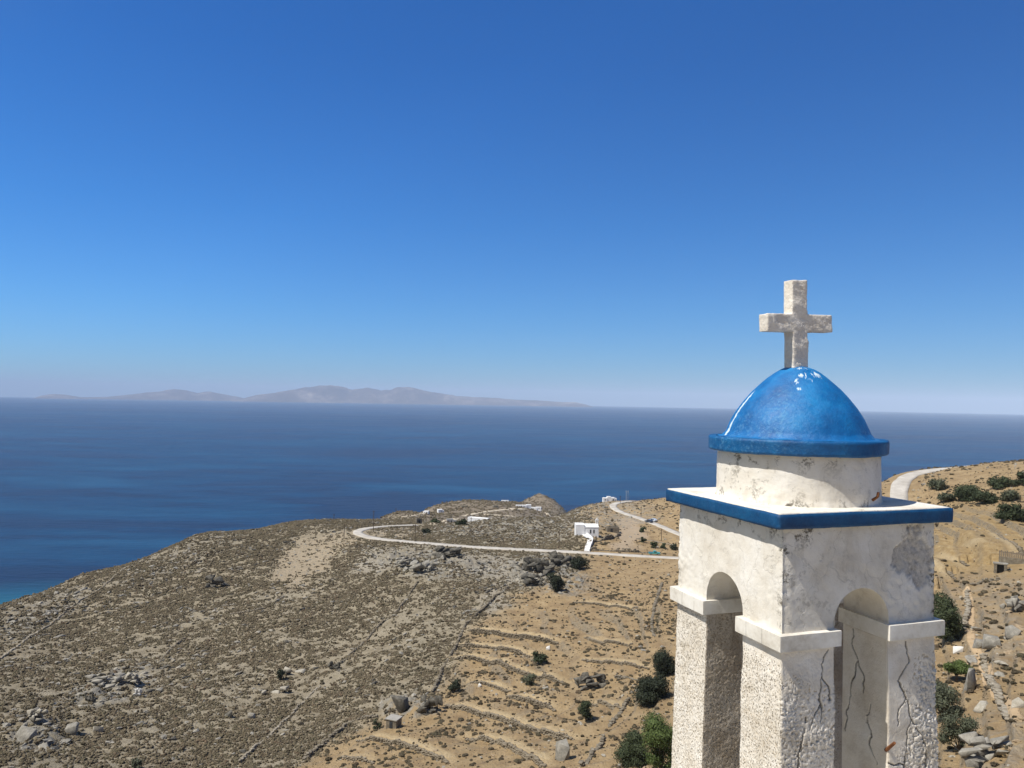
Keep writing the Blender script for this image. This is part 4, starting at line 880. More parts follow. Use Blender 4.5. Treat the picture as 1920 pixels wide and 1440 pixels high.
# rusty iron left in the masonry
def bolt(p, q, r): return MB().tube(p, q, r, r * 0.8, 7).build('iron_stub', M['rust'], tower)
bolt((0.25, -0.70, -2.60 + OZ), (0.23, -0.80, -2.50 + OZ), 0.014)
bolt((0.17, -0.63, -0.73 + OZ), (0.18, -0.67, -0.70 + OZ), 0.012)
bolt((0.18, -0.67, -0.70 + OZ), (0.185, -0.672, -0.665 + OZ), 0.012)
print('tower', round(time.time() - T0, 1))

# ------------------------------------------------------------------ rocks
def ico(sub):
    bm = bmesh.new(); bmesh.ops.create_icosphere(bm, subdivisions=sub, radius=1); V = np.array([v.co[:] for v in bm.verts]); Fq = np.array([[v.index for v in f.verts] for f in bm.faces]); bm.free(); return V, Fq
ICO = {k: ico(k) for k in (1, 2, 3, 4)}
def rock_np(rng, size, npts=18, flat=1.0):
    """an angular block: the hull of scattered points, its edges knocked off a little"""
    d = rng.normal(size=(npts, 3)); d /= np.linalg.norm(d, axis=1)[:, None]; d = np.sign(d) * np.abs(d) ** 0.5; d *= rng.uniform(0.85, 1.1, npts)[:, None]
    bm = bmesh.new()
    for q in d: bm.verts.new(q)
    r = bmesh.ops.convex_hull(bm, input=bm.verts); bmesh.ops.delete(bm, geom=[g for g in r['geom_interior'] if isinstance(g, bmesh.types.BMVert)], context='VERTS')
    bmesh.ops.dissolve_limit(bm, angle_limit=rad(14), verts=bm.verts, edges=bm.edges)
    bmesh.ops.bevel(bm, geom=list(bm.edges), offset=0.025, segments=1, affect='EDGES', clamp_overlap=True)
    bmesh.ops.triangulate(bm, faces=bm.faces)
    V = np.array([v.co[:] for v in bm.verts]); bm.verts.index_update(); Fq = np.array([[v.index for v in f.verts] for f in bm.faces]); bm.free()
    V = V * (1 + 0.06 * n3(V, 2.5, int(rng.integers(100))))[:, None]
    return V * np.array(size)[None] / 2, Fq
def px(r): return r / FPX
# kind, u, v(base), width px, height px, label
BOULDERS = [
 ('palerock',548,1268,34,24,'pale split boulder beside the small dark bush on the scrub slope'),
 ('rock',1054,1428,33,38,'big rounded grey boulder low on the orange terraces'),
 ('darkrock',1110,1293,56,28,'dark jagged outcrop right of the terraces, above the small upright tree'),
 ('rock',1824,1296,32,38,'tall grey boulder right under the flat-topped bush'),
 ('darkrock',806,1338,42,36,'dark block of crag at the foot of the long boundary wall'),
 ('darkrock',747,1336,34,26,'low dark crag just above the stone hut'),
 ('palerock',238,1283,36,18,'flat pale ledge casting a dark shadow on the left slope'),
 ('rock',192,1292,50,18,'long grey ledge left of the flat pale one on the left slope'),
 ('darkrock',166,1318,18,18,'small dark rock below the long grey ledge'),
 ('palerock',62,1352,26,16,'tan angular slab near the left edge of the view'),
 ('rock',42,1385,32,18,'grey boulder below the tan slab near the left edge'),
 ('rock',132,1376,22,16,'half-buried grey boulder in the lower left scrub'),
 ('palerock',182,1374,17,11,'pale wedge-shaped stone in the lower left scrub'),
 ('whiterock',257,1307,11,13,'pale upright slab standing in the scrub right of the ledges'),
 ('palerock',493,1306,13,14,'pale rounded stone below the split boulder'),
 ('palerock',523,1303,26,15,'pale broad stone group directly below the split boulder'),
 ('palerock',470,1350,14,13,'pale lone stone in scrub beside the long wall'),
 ('darkrock',426,1348,16,13,'dark low rock left of the pale lone stone'),
 ('darkrock',628,1258,24,18,'dark rock pile right of the small dark bush'),
 ('darkrock',404,1104,36,22,'dark undercut ledge high on the left slope'),
 ('darkrock',840,1047,54,22,'dark crag just under the road, above the scree'),
 ('darkrock',1008,1078,58,34,'dark broken crag under the road, left of the two dark bushes'),
 ('darkrock',1052,1064,46,24,'dark crag directly below the road near the chapel stairs'),
 ('rock',792,1077,46,19,'grey ledge on the rocky slope under the road'),
 ('rock',760,1063,34,14,'small grey ledge left on the rocky slope under the road'),
 ('darkrock',1000,1101,38,19,'dark low rock at the lower end of the grey scree'),
 ('whiterock',1797,1226,17,13,'white stone near the tower on the right hillside'),
 ('rock',1868,1214,34,18,'broad grey boulder beside the footpath'),
 ('rock',1842,1216,24,14,'flat grey boulder left of the broad one by the footpath'),
 ('rock',1908,1150,34,24,'layered grey schist block at the right edge of the view'),
 ('rock',1902,1192,22,14,'small grey boulder under the layered schist block'),
 ('rock',1862,1428,80,36,'large overhanging brown slab at the bottom right'),
 ('palerock',1846,1330,26,16,'pale boulder left of the footpath wall'),
 ('whiterock',1028,1222,9,9,'bright white stone beside a bush on the upper terrace'),
 ('whiterock',900,1290,9,7,'bright white stone on bare orange soil'),
 ('palerock',1912,1330,18,16,'pale boulder at the right edge below the footpath'),
]
rng = np.random.default_rng(11)
bh_ = hit([(b[1], b[2] - 2) for b in BOULDERS])
for (k, u, v, w, h, lab), p in zip(BOULDERS, bh_):
    r = np.hypot(p[0], p[1]); W = w * px(r); Hh = h * px(r) * 1.25
    n = 1 if 'stone' in lab or 'boulder' in lab else 18
    if 'split' in lab: n = 2
    V0 = []; F0 = []; c0 = 0
    for q in range(n):
        if n == 1: V, Fq = rock_np(rng, (W * rng.uniform(1.0, 1.15), W * rng.uniform(0.65, 0.9), Hh * 1.15), 11)
        else:                                                # slabs of one bedded outcrop, all dipping the same way
            f = rng.uniform(0.17, 0.42) if n > 2 else 0.62
            V, Fq = rock_np(rng, (W * f * 1.25, W * f * rng.uniform(0.45, 0.9), Hh * rng.uniform(0.22, 0.5)), 9)
        a = rng.uniform(-0.4, 0.4); b = rng.uniform(0.1, 0.4) if n > 1 else rng.uniform(-0.15, 0.15)
        V = V @ np.array([[math.cos(b), 0, math.sin(b)], [0, 1, 0], [-math.sin(b), 0, math.cos(b)]])
        V = V @ np.array([[math.cos(a), math.sin(a), 0], [-math.sin(a), math.cos(a), 0], [0, 0, 1]])
        if n > 1: V = V + [(q + 0.5) / n * W * 0.9 - 0.45 * W + rng.normal() * 0.05 * W, rng.uniform(-0.25, 0.25) * W, rng.uniform(-0.2, 0.42) * Hh]
        V0.append(V); F0.append(Fq + c0); c0 += len(V)
    V = np.concatenate(V0)
    o = mesh_np('rock_outcrop' if n > 1 else 'boulder', V, np.concatenate(F0), M[k], loc=(p[0], p[1] + W * 0.15, float(G(p[0], p[1] + W * 0.15)[0]) + Hh * 0.18))
    tag(o, lab, 'rock outcrop' if n > 1 else 'boulder', 'boulders and outcrops on the hillside')

# ------------------------------------------------------------------ dry stone walls
def stone_wall(uvs, h, thick, mat, label, size=0.32, gaps=0.13, name='dry_stone_wall', group='dry stone walls on the hillside', line=None, taper=False):
    P = smooth_line(hit(uvs), 0.5) if line is None else line; rng_ = np.random.default_rng(int(uvs[0][0] * 7 + uvs[0][1]))
    seg = np.r_[0, np.cumsum(np.hypot(*np.diff(P[:, :2], axis=0).T))]; Ltot = seg[-1]
    courses = max(1, int(round(h / (size * 0.62)))); VV = []; FF = []; cnt = 0
    Dd, Fq = ICO[2]; bx = np.sign(Dd) * np.abs(Dd) ** 0.45                    # blunt block
    for ci in range(courses):
        s = rng_.uniform(0, size)
        while s < Ltot:
            ln = size * rng_.uniform(0.7, 1.7)
            if taper and ci > 0 and ci * size * 0.62 > h * min(1, 0.25 + min(s, Ltot - s) / 5.0): s += ln; continue
            if ci == 0 or not (rng_.random() < gaps * (0.6 + ci) or gaps > 0.05 and vnoise(np.array([s / 4.0 + uvs[0][0]]), np.array([0.1]), 5)[0] < 0.14 + 0.42 * ci / max(1, courses - 1)):
                x = np.interp(s + ln / 2, seg, P[:, 0]); y = np.interp(s + ln / 2, seg, P[:, 1])
                k = min(np.searchsorted(seg, s), len(P) - 2); dx, dy = P[k + 1, :2] - P[k, :2]; a = math.atan2(dy, dx) + rng_.normal() * 0.3
                sz = np.array([ln * 0.54, thick * rng_.uniform(0.42, 0.6), size * 0.36 * rng_.uniform(0.8, 1.25)])
                V = bx * sz; V = V * (1 + rng_.normal(size=V.shape) * 0.07)
                c_, s_ = math.cos(a), math.sin(a); V = np.c_[V[:, 0] * c_ - V[:, 1] * s_, V[:, 0] * s_ + V[:, 1] * c_, V[:, 2]]
                VV.append(V + [x, y, 0, ] + [0, 0, ci * size * 0.62 + size * 0.18] + [rng_.normal() * 0.10, rng_.normal() * 0.10, 0]); cnt += 1
                FF.append(Fq + (cnt - 1) * len(Dd)); VV[-1][:, 2] += float(G(x, y, Z_BARE)[0])
            s += ln
    if not VV: return
    V = np.concatenate(VV); c0 = P[len(P) // 2]; o = mesh_np(name, V - c0, np.concatenate(FF), M[mat], loc=c0)
    return tag(o, label, 'stone wall', group)
for uvs, h, t_, m, lab in WALLS:
    rmid = np.hypot(*WALL_LINES[lab][len(WALL_LINES[lab]) // 2][:2]); ter_ = 'terrace' in lab and 'boundary' not in lab and rmid < 240
    stone_wall(uvs, h * 1.35 if ter_ else h, t_, 'terracestone' if ter_ else m, lab, 0.27 if ter_ else 0.34 if rmid < 240 else 0.6, 0.02 if ter_ else 0.13, line=WALL_LINES[lab], taper=ter_)
print('walls', round(time.time() - T0, 1))

# ------------------------------------------------------------------ trees and shrubs
def shrub(name, u, v, w, h, leaf, label, cat='shrub', seed=0, clumps=9, dens=1.0, trunk=0.12, flat=1.0, group=None, p=None):
    rg = np.random.default_rng(seed + int(u * 3 + v)); p = hit([(u, v)])[0] if p is None else p
    r = math.hypot(p[0], p[1]); W = w * px(r); Hh = h * px(r); Dp = W * 0.9
    y = p[1] + Dp * 0.25; z = float(G(p[0], y)[0]) - 0.05
    Hh = max(Hh * 1.0, 0.4)
    t = empty(name, (p[0], y, z), rg.uniform(0, 6)); tag(t, label, cat, group)
    # trunk and limbs
    tb = MB(); tops = []
    zc = Hh * (trunk + 0.05)
    ctr = []
    for k in range(clumps):
        a = rg.uniform(0, 2 * math.pi); q = math.sqrt(rg.uniform(0.02, 0.55)); zz_ = rg.uniform(0.16 + trunk, 0.80)
        ctr.append((math.cos(a) * q * W * 0.5 * (1.15 - 0.5 * zz_), math.sin(a) * q * Dp * 0.5 * (1.15 - 0.5 * zz_), Hh * zz_))
    tw = max(0.03, W * 0.028)
    tb.tube((0, 0, -0.15), (rg.normal() * 0.03 * W, rg.normal() * 0.03 * W, zc), tw * 1.4, tw, 7)
    for c in ctr: tb.tube((0, 0, zc * 0.7), c, tw * 0.6, tw * 0.2, 5)
    tb.build('trunk', M['bark'], t)
    VV = []; FF = []; n0 = 0; ls = max(0.07, 0.95 * px(r) * 1.4)
    sz = W * 0.22
    for k, c in enumerate(ctr):
        cs = sz * rg.uniform(0.75, 1.35); m = int(np.clip(dens * 5.5 * (cs / ls) ** 2, 60, 900))
        d = rg.normal(size=(m, 3)); d /= np.linalg.norm(d, axis=1)[:, None]
        rad_ = cs * (0.55 + 0.5 * rg.random(m) + 0.55 * (rg.random(m) < 0.14) * rg.random(m)) * (1 + 0.35 * n3(d, 1.7, seed + k))
        P_ = np.array(c) + d * rad_[:, None] * np.array([1, 1, 0.8 * flat]); P_[:, 2] = np.maximum(P_[:, 2], 0.04 * Hh)
        nn_ = d + rg.normal(size=(m, 3)) * 0.55; nn_ /= np.linalg.norm(nn_, axis=1)[:, None]
        a1 = np.cross(nn_, rg.normal(size=(m, 3))); a1 /= np.linalg.norm(a1, axis=1)[:, None]; b1 = np.cross(nn_, a1)
        s1 = ls * rg.uniform(0.6, 1.5, m)[:, None]; s2 = s1 * rg.uniform(0.4, 0.8, m)[:, None]
        Q4 = np.stack([P_ - a1 * s1, P_ - b1 * s2, P_ + a1 * s1, P_ + b1 * s2 + nn_ * s1 * 0.15], 1).reshape(-1, 3)
        VV.append(Q4); FF.append(np.arange(m * 4).reshape(m, 4) + n0); n0 += m * 4
        D2, F2 = ICO[2]
        core = np.array(c) + D2 * cs * 0.48 * (1 + 0.3 * n3(D2, 2, k))[:, None] * np.array([1, 1, 0.75 * flat]); core[:, 2] = np.maximum(core[:, 2], 0.05 * Hh)
        VV.append(core); F2q = np.c_[F2, F2[:, 2]]; FF.append(F2q + n0); n0 += len(core)
    V = np.concatenate(VV); Fl = [f for f in np.concatenate(FF).tolist()]; Fl = [f[:3] if f[2] == f[3] else f for f in Fl]
    mesh_np('crown', V, Fl, M[leaf], t); return t
SHRUBS = [
 ('tree',1190,1436,72,82,'evergreen','big round dark green tree at the bottom left of the tower','tree',20,1.4,.0),
 ('leafy_bush',1244,1462,88,118,'bright','bright green leafy bush touching the tower at the bottom','bush',18,1.3,.0),
 ('shrub',1223,1324,74,56,'darkleaf','wide dark shrub left of the tower, largest of the two stacked there','shrub',14,1.2,.0),
 ('shrub',1246,1268,50,45,'darkleaf','dark shrub partly behind the tower, above the wide one','shrub',10,1.2,.0),
 ('tree',1099,1356,34,44,'evergreen','small upright evergreen tree standing alone on orange soil','tree',9,1.3,.03),
 ('shrub',1012,1247,30,26,'evergreen','dark green bush beside the bright white stone','shrub',8,1.1,.0),
 ('shrub',994,1285,27,22,'olive','grey green bush in the middle of the terraces','shrub',7,0.9,.0),
 ('shrub',851,1299,27,25,'darkleaf','dark leaning bush against the long boundary wall','shrub',7,1.1,.0),
 ('shrub',1041,1112,37,34,'darkleaf','very dark round bush on the crag below the road','shrub',9,1.2,.0),
 ('shrub',1088,1068,38,22,'darkleaf','dark bush directly under the road near the chapel stairs','shrub',9,1.1,.0),
 ('shrub',707,1370,17,22,'evergreen','bush growing against the left side of the stone hut','shrub',6,1.1,.0),
 ('shrub',526,1276,18,20,'darkleaf','small dark bush left of the pale split boulder','shrub',6,1.1,.0),
 ('shrub',256,1444,24,20,'olive','olive green bush at the bottom edge on the left','shrub',6,1.1,.0),
 ('tree',1782,1204,54,86,'evergreen','tall dense bush right of the tower beside an upright wall','tree',16,1.2,.02),
 ('tree',1800,1283,50,38,'bright','flat-topped green bush on a short trunk above the tall boulder','tree',9,1.2,.3),
 ('shrub',1780,1352,60,70,'olive','olive shrub right of the tower, upper of the two tangled ones','shrub',10,1.0,.05),
 ('shrub',1806,1404,60,64,'olive','olive shrub at the lower right of the tower, lower of two tangled ones','shrub',10,1.0,.05),
 ('shrub',1763,919,30,14,'olive','leftmost dark bush of the grove below the upper right road','shrub',8,1.1,.0),
 ('shrub',1781,942,28,15,'olive','lower left bush of the grove below the upper right road','shrub',8,1.1,.0),
 ('shrub',1822,938,44,22,'evergreen','largest bush in the middle of the upper right grove','shrub',12,1.1,.0),
 ('shrub',1856,944,37,19,'evergreen','bush right of the largest one in the upper right grove','shrub',10,1.1,.0),
 ('shrub',1880,915,34,15,'evergreen','highest bush of the upper right grove near the skyline','shrub',9,1.1,.0),
 ('shrub',1896,940,34,17,'olive','grey green bush under the highest one in the upper right grove','shrub',9,1.1,.0),
 ('shrub',1905,977,44,27,'evergreen','bush below the upper right grove at the edge of golden grass','shrub',10,1.1,.0),
 ('shrub',1920,912,26,22,'evergreen','bush cut by the right edge of the view near the skyline','shrub',7,1.1,.0),
 ('shrub',799,1001,22,9,'darkleaf','low dark bush inside the road bend','shrub',6,1.1,.0),
 ('shrub',1147,993,22,9,'darkleaf','low dark bush above the stone shed','shrub',6,1.1,.0),
 ('shrub',1206,998,13,10,'evergreen','small bush under the cut bank of the hill road','shrub',5,1.1,.0),
 ('shrub',1207,1018,11,11,'evergreen','small green bush in the plot right of the chapel','shrub',5,1.1,.0),
 ('shrub',1226,1028,18,12,'evergreen','rounded green bush behind the parked green pickup','shrub',6,1.1,.0),
 ('shrub',1244,1029,13,12,'evergreen','narrow green bush right of the rounded one behind the pickup','shrub',5,1.1,.0),
 ('shrub',1264,1032,18,11,'darkleaf','dark bush beside the road at the edge of the tower','shrub',6,1.1,.0),
 ('shrub',866,984,22,8,'evergreen','low green hedge beside the grey house','shrub',7,1.1,.0),
 ('shrub',815,981,20,7,'evergreen','low green bush left of the grey house','shrub',6,1.1,.0),
 ('shrub',1178,1258,0,0,'olive','','',0,0,0),
]
for i, (nm, u, v, w, h, lf, lab, cat, cl, dn, tk) in enumerate(SHRUBS):
    if w: shrub(nm, u, v, w, h, lf, lab, cat, i, cl, dn, tk, 0.55 if 'flat-topped' in lab else 1.0)
print('shrubs', round(time.time() - T0, 1))

# ------------------------------------------------------------------ buildings
def at(u, v):
    p = hit([(u, v)])[0]; return p, math.hypot(p[0], p[1])
def block_house(u, v, blocks, label, rz=0.25, mat='white', wins=(), name='house', drop=0.8):
    """blocks: (dx, dy, w, d, h) in metres; wins: (block, x, z, w, h) on the facade toward the camera"""
    p, r = at(u, v); t = empty(name, (p[0], p[1], p[2]), -math.atan2(p[0], p[1]) + rz); tag(t, label, 'house')
    if r > 430: t.scale = (0.74, 0.74, 0.70)
    for k, (dx, dy, w, d, h) in enumerate(blocks):
        b = MB().box(dx - w / 2, dx + w / 2, dy, dy + d, -drop - 1.5, h)
        wl = b.build('wall', M[mat], t, 0.03)
        pr = MB()                                   # parapet round the flat roof
        for (a0, a1, b0, b1) in ((dx - w / 2 + 0.02, dx + w / 2 - 0.02, dy + 0.02, dy + 0.24), (dx - w / 2 + 0.02, dx + w / 2 - 0.02, dy + d - 0.24, dy + d - 0.02), (dx - w / 2 + 0.02, dx - w / 2 + 0.24, dy + 0.25, dy + d - 0.25), (dx + w / 2 - 0.24, dx + w / 2 - 0.02, dy + 0.25, dy + d - 0.25)):
            pr.box(a0, a1, b0, b1, h - 0.02, h + 0.28)
        pr.build('parapet', M[mat], wl)
    for (bi, x, z0, ww, hh) in wins:
        dx, dy, w, d, h = blocks[bi]
        nm = 'door' if hh > 1.8 else 'window'
        MB().box(dx + x - ww / 2, dx + x + ww / 2, dy - 0.05, dy + 0.05, z0, z0 + hh).build(nm, M['window'], t)
    return t
block_house(1143,940,[(-3.6,0,3.4,4,2.6),(-0.2,0.8,3.0,4,3.6),(2.9,0.2,2.8,4,2.9),(5.2,1.5,2.0,3,2.2)],'white cube houses on the hilltop above the bending road',0.2,'white',[(0,0,0.8,0.9,0.9),(2,0.2,0.0,0.9,2.0)])
block_house(798,963.5,[(0,0,5.2,4,2.4)],'small white house on the left end of the far headland',-0.3,'white',[(0,-1,0.8,0.7,0.8),(0,1.2,0.1,0.9,1.9)])
block_house(826,961,[(0,0,4.8,5,3.0),(3.0,0.4,2.0,3,2.0)],'taller white house on the far headland above the grey house',0.3,'white',[(0,0.8,1.0,0.7,0.9)])
block_house(846,980,[(-1.0,0,6.0,4,3.2),(3.2,-0.6,3.4,3,2.0)],'grey unfinished house with flat roof on the far headland',0.15,'greyplaster',[(0,-1.4,0.6,1.0,1.2),(0,1.2,0.1,1.0,2.0),(1,0,0.5,0.8,0.9)])
block_house(978,951,[(0,0,14,5,2.2),(9,1,6,5,2.8)],'long low white house under the rocky cone',0.1,'white',[(0,-3,0.6,0.9,1.0),(0,0,0.1,1.0,1.9),(0,3,0.6,0.9,1.0)])
block_house(1000,954.5,[(0,0,9,4,1.8),(6,0.8,7,4,2.4)],'white terraced house right below the long low one',-0.15,'white',[(0,-2,0.5,0.8,0.9),(1,1,0.1,0.9,1.8)])
block_house(947,941,[(0,0,11,4,2.0)],'pale flat-roofed house highest on the far headland',0.1,'white',[(0,-2,0.6,0.8,0.9),(0,2,0.1,0.9,1.8)])
block_house(930,952,[(0,0,6,4,2.6)],'pale house at the bend of the far headland track',0.2,'palestone',[(0,1,0.7,0.8,0.9)])
block_house(895,976.5,[(0,0,11,3,1.2)],'low white flat-roofed building in the dip behind the mound',-0.4,'white',[(0,1,0.1,0.7,0.7)])
block_house(870,951.5,[(0,0,6,4,1.8)],'tiny pale house on the far headland skyline',0.1,'palestone',[(0,0,0.6,0.8,0.8)])
block_house(786,982,[(0,0,2.8,2.4,2.4)],'tiny dark brick hut by the road behind the bend',0.3,'wallstone',[(0,0,0.1,0.9,1.85)],'hut')
block_house(1150,998.5,[(0,0,5.4,3,2.0)],'dark stone shed right of the white chapel',0.25,'wallstone',[(0,-0.8,0.1,1.0,1.6)],'shed')

# chapel
p, r = at(1100, 1004)
ch = empty('chapel', (p[0], p[1], p[2] + 0.2), -math.atan2(p[0], p[1]) + 0.12); tag(ch, 'white chapel with small bell gable beside the road', 'chapel')
s = px(r)
def gable(mb, x0, x1, y0, y1, z0, ze, zr):
    xm = (y0 + y1) / 2
    V = [(x0, y0, z0), (x1, y0, z0), (x1, y1, z0), (x0, y1, z0), (x0, y0, ze), (x1, y0, ze), (x1, y1, ze), (x0, y1, ze), (x0, xm, zr), (x1, xm, zr)]
    return mb.add(V, [[3, 2, 1, 0], [0, 1, 5, 4], [2, 3, 7, 6], [4, 5, 9, 8], [6, 7, 8, 9], [1, 2, 6, 9, 5], [3, 0, 4, 8, 7]])
nave = gable(MB(), -0.9, 5.0, 0, 4.6, -2.2, 3.3, 4.4).build('nave', M['white'], ch, 0.05)
sd_ = MB().box(-4.6, -0.93, -0.2, 4.9, -2.2, 4.3).build('side_hall', M['white'], ch, 0.05)
MB().box(-0.95, 5.15, -0.12, 0.16, 3.1, 3.34).build('eave_band', M['white'], nave, 0.02)
for x in (1.6, 3.0):
    w_ = MB().box(x - 0.32, x + 0.32, -0.03, 0.1, 0.7, 2.3).build('window', M['greyplaster'], ch)
    MB().box(x - 0.22, x + 0.22, -0.045, 0.0, 0.8, 2.2).build('pane', M['window'], w_)
bgab = empty('bell_gable', (4.5, 2.3, 4.2), 0); bgab.parent = ch
MB().box(-0.55, -0.22, -0.3, 0.3, -0.4, 1.6).box(0.22, 0.55, -0.3, 0.3, -0.4, 1.6).box(-0.6, 0.6, -0.34, 0.34, 1.6, 1.95).build('gable_arch', M['white'], bgab, 0.03)
MB().box(-0.3, 0.3, -0.26, 0.26, 1.95, 2.35).box(-0.04, 0.04, -0.04, 0.04, 2.35, 3.0).box(-0.2, 0.2, -0.035, 0.035, 2.66, 2.74).build('gable_top', M['white'], bgab, 0.02)
MB().tube((0, 0, 1.5), (0, 0, 1.0), 0.06, 0.18, 10).build('bell', M['rust'], bgab)
# whitewashed steps down to the road
P = hit([(1088,1000),(1099,1006),(1106,1012),(1105,1019),(1102,1026),(1100,1034)]); L = smooth_line(P, 0.45)
z = np.array(G(L[:, 0], L[:, 1])); z = np.maximum.accumulate(z[::-1])[::-1]
for _ in range(6): z[1:-1] = 0.25 * z[:-2] + 0.5 * z[1:-1] + 0.25 * z[2:]
mb = MB(); mp_ = MB(); o0 = L[len(L) // 2].copy()
for i in range(len(L) - 1):
    d_ = L[i + 1, :2] - L[i, :2]; a = math.atan2(d_[1], d_[0]); ln = np.hypot(*d_)
    Mx = Matrix.Translation((L[i, 0] - o0[0], L[i, 1] - o0[1], z[i] - o0[2])) @ Matrix.Rotation(a, 4, 'Z')
    mb.box(0, ln * 1.02, -1.0, 1.0, -1.0, 0.30, Mx)
    mp_.box(-0.01, ln * 1.05, 0.9, 1.25, -1.2, 1.0, Mx)
st_ = empty('steps', tuple(o0)); tag(st_, 'whitewashed steps descending from the chapel to the road', 'steps')
mb.build('treads', M['white'], st_); mp_.build('parapet', M['white'], st_)
# stone hut on the terraces
p, r = at(733, 1366); s = px(r)
hut = empty('stone_hut', (p[0], p[1], p[2]), -math.atan2(p[0], p[1]) - 0.55); tag(hut, 'small stone hut with a flat grey roof at the terrace edge', 'hut')
w_ = 22 * s; MB().box(-w_ / 2, w_ / 2, 0, w_ * 0.9, -0.8, 15 * s).build('wall', M['wallstone'], hut, 0.05)
MB().box(-w_ / 2 - 0.15, w_ / 2 + 0.15, -0.15, w_ * 0.9 + 0.15, 15 * s + 0.003, 15 * s + 0.22).build('roof', M['slab'], hut, 0.03)
MB().box(-0.35, 0.35, -0.04, 0.05, 0.0, 1.3).build('door', M['window'], hut)
# ruined pen at the right
p, r = at(1905, 1058); s = px(r)
pen = empty('animal_pen', (p[0], p[1], p[2]), -math.atan2(p[0], p[1]) - 0.1); tag(pen, 'grey timber and stone animal pen at the right edge of the view', 'pen')
Wp = 46 * s
MB().box(-Wp / 2, Wp / 2, 0, 0.35, -0.6, 9 * s).build('wall', M['wallstone'], pen, 0.04)
mb = MB()
for k in range(18):
    x = -Wp / 2 + 0.12 + k * (Wp - 0.3) / 17; mb.box(x - 0.09, x + 0.09, 0.1, 0.16, 9 * s, 9 * s + 1.05 + 0.12 * math.sin(k * 2.1))
mb.build('boards', M['wood'], pen)
MB().box(-Wp / 2, Wp / 2, 0.17, 0.25, 9 * s + 0.75, 9 * s + 0.87).build('rail', M['wood'], pen)
p, r = at(1876, 1076)
dr = empty('stone_doorway', (p[0], p[1], p[2]), -0.55); tag(dr, 'small ruined stone doorway left of the animal pen', 'ruin')
MB().box(-0.95, -0.5, 0, 0.9, -0.5, 1.55).build('jamb', M['wallstone'], dr, 0.05); MB().box(0.5, 0.95, 0, 0.9, -0.5, 1.55).build('jamb', M['wallstone'], dr, 0.05)
MB().box(-1.1, 1.1, -0.05, 0.95, 1.553, 1.8).build('lintel', M['rock'], dr, 0.04); MB().box(-0.497, 0.497, 0.7, 0.85, -0.4, 1.545).build('door', M['window'], dr)

# ------------------------------------------------------------------ poles and masts
POLES = [(700,998,40,'tallest wooden utility pole at the bend of the road'),(645,1009,26,'wooden utility pole left of the road bend'),(778,1016,33,'wooden utility pole standing at the inner road edge'),
 (742,968,15,'distant utility pole on the skyline right of the bend'),(523,980,9,'tiny pole on the left ridge skyline'),(626,976,12,'thin pole on the ridge skyline left of the bend'),(883,998,28,'thin brown pole on the scrubby mound'),
 (1048,1028,32,'brown utility pole at the roadside left of the chapel stairs'),(1240,1014,22,'brown pole in the plot right of the chapel'),(1163,944,14,'pole at the top bend of the hill road'),(1202,968,18,'pole beside the upper hill road')]
for u, v, h, lab in POLES:
    p, r = at(u, v); hh = h * px(r); t = empty('utility_pole', (p[0], p[1], p[2])); tag(t, lab, 'utility pole', 'utility poles along the roads')
    MB().tube((0, 0, -0.5), (0.02, 0, hh), 0.15, 0.11, 8).build('post', M['pole'], t)
    MB().box(-0.55, 0.55, -0.05, 0.05, hh - 0.55, hh - 0.43).build('crossarm', M['pole'], t)
for u, lab in ((1174, 'left one of the twin metal masts on the hilltop'), (1177.5, 'right one of the twin metal masts on the hilltop')):
    p, r = at(u, 941); hh = 21 * px(r); t = empty('radio_mast', (p[0], p[1], p[2])); tag(t, lab, 'mast', 'twin masts on the hilltop')
    MB().tube((0, 0, -0.5), (0, 0, hh), 0.13, 0.09, 8).build('pole', M['mast'], t); MB().box(-0.2, 0.2, -0.08, 0.08, hh - 1.0, hh - 0.2).build('antenna', M['mast'], t)

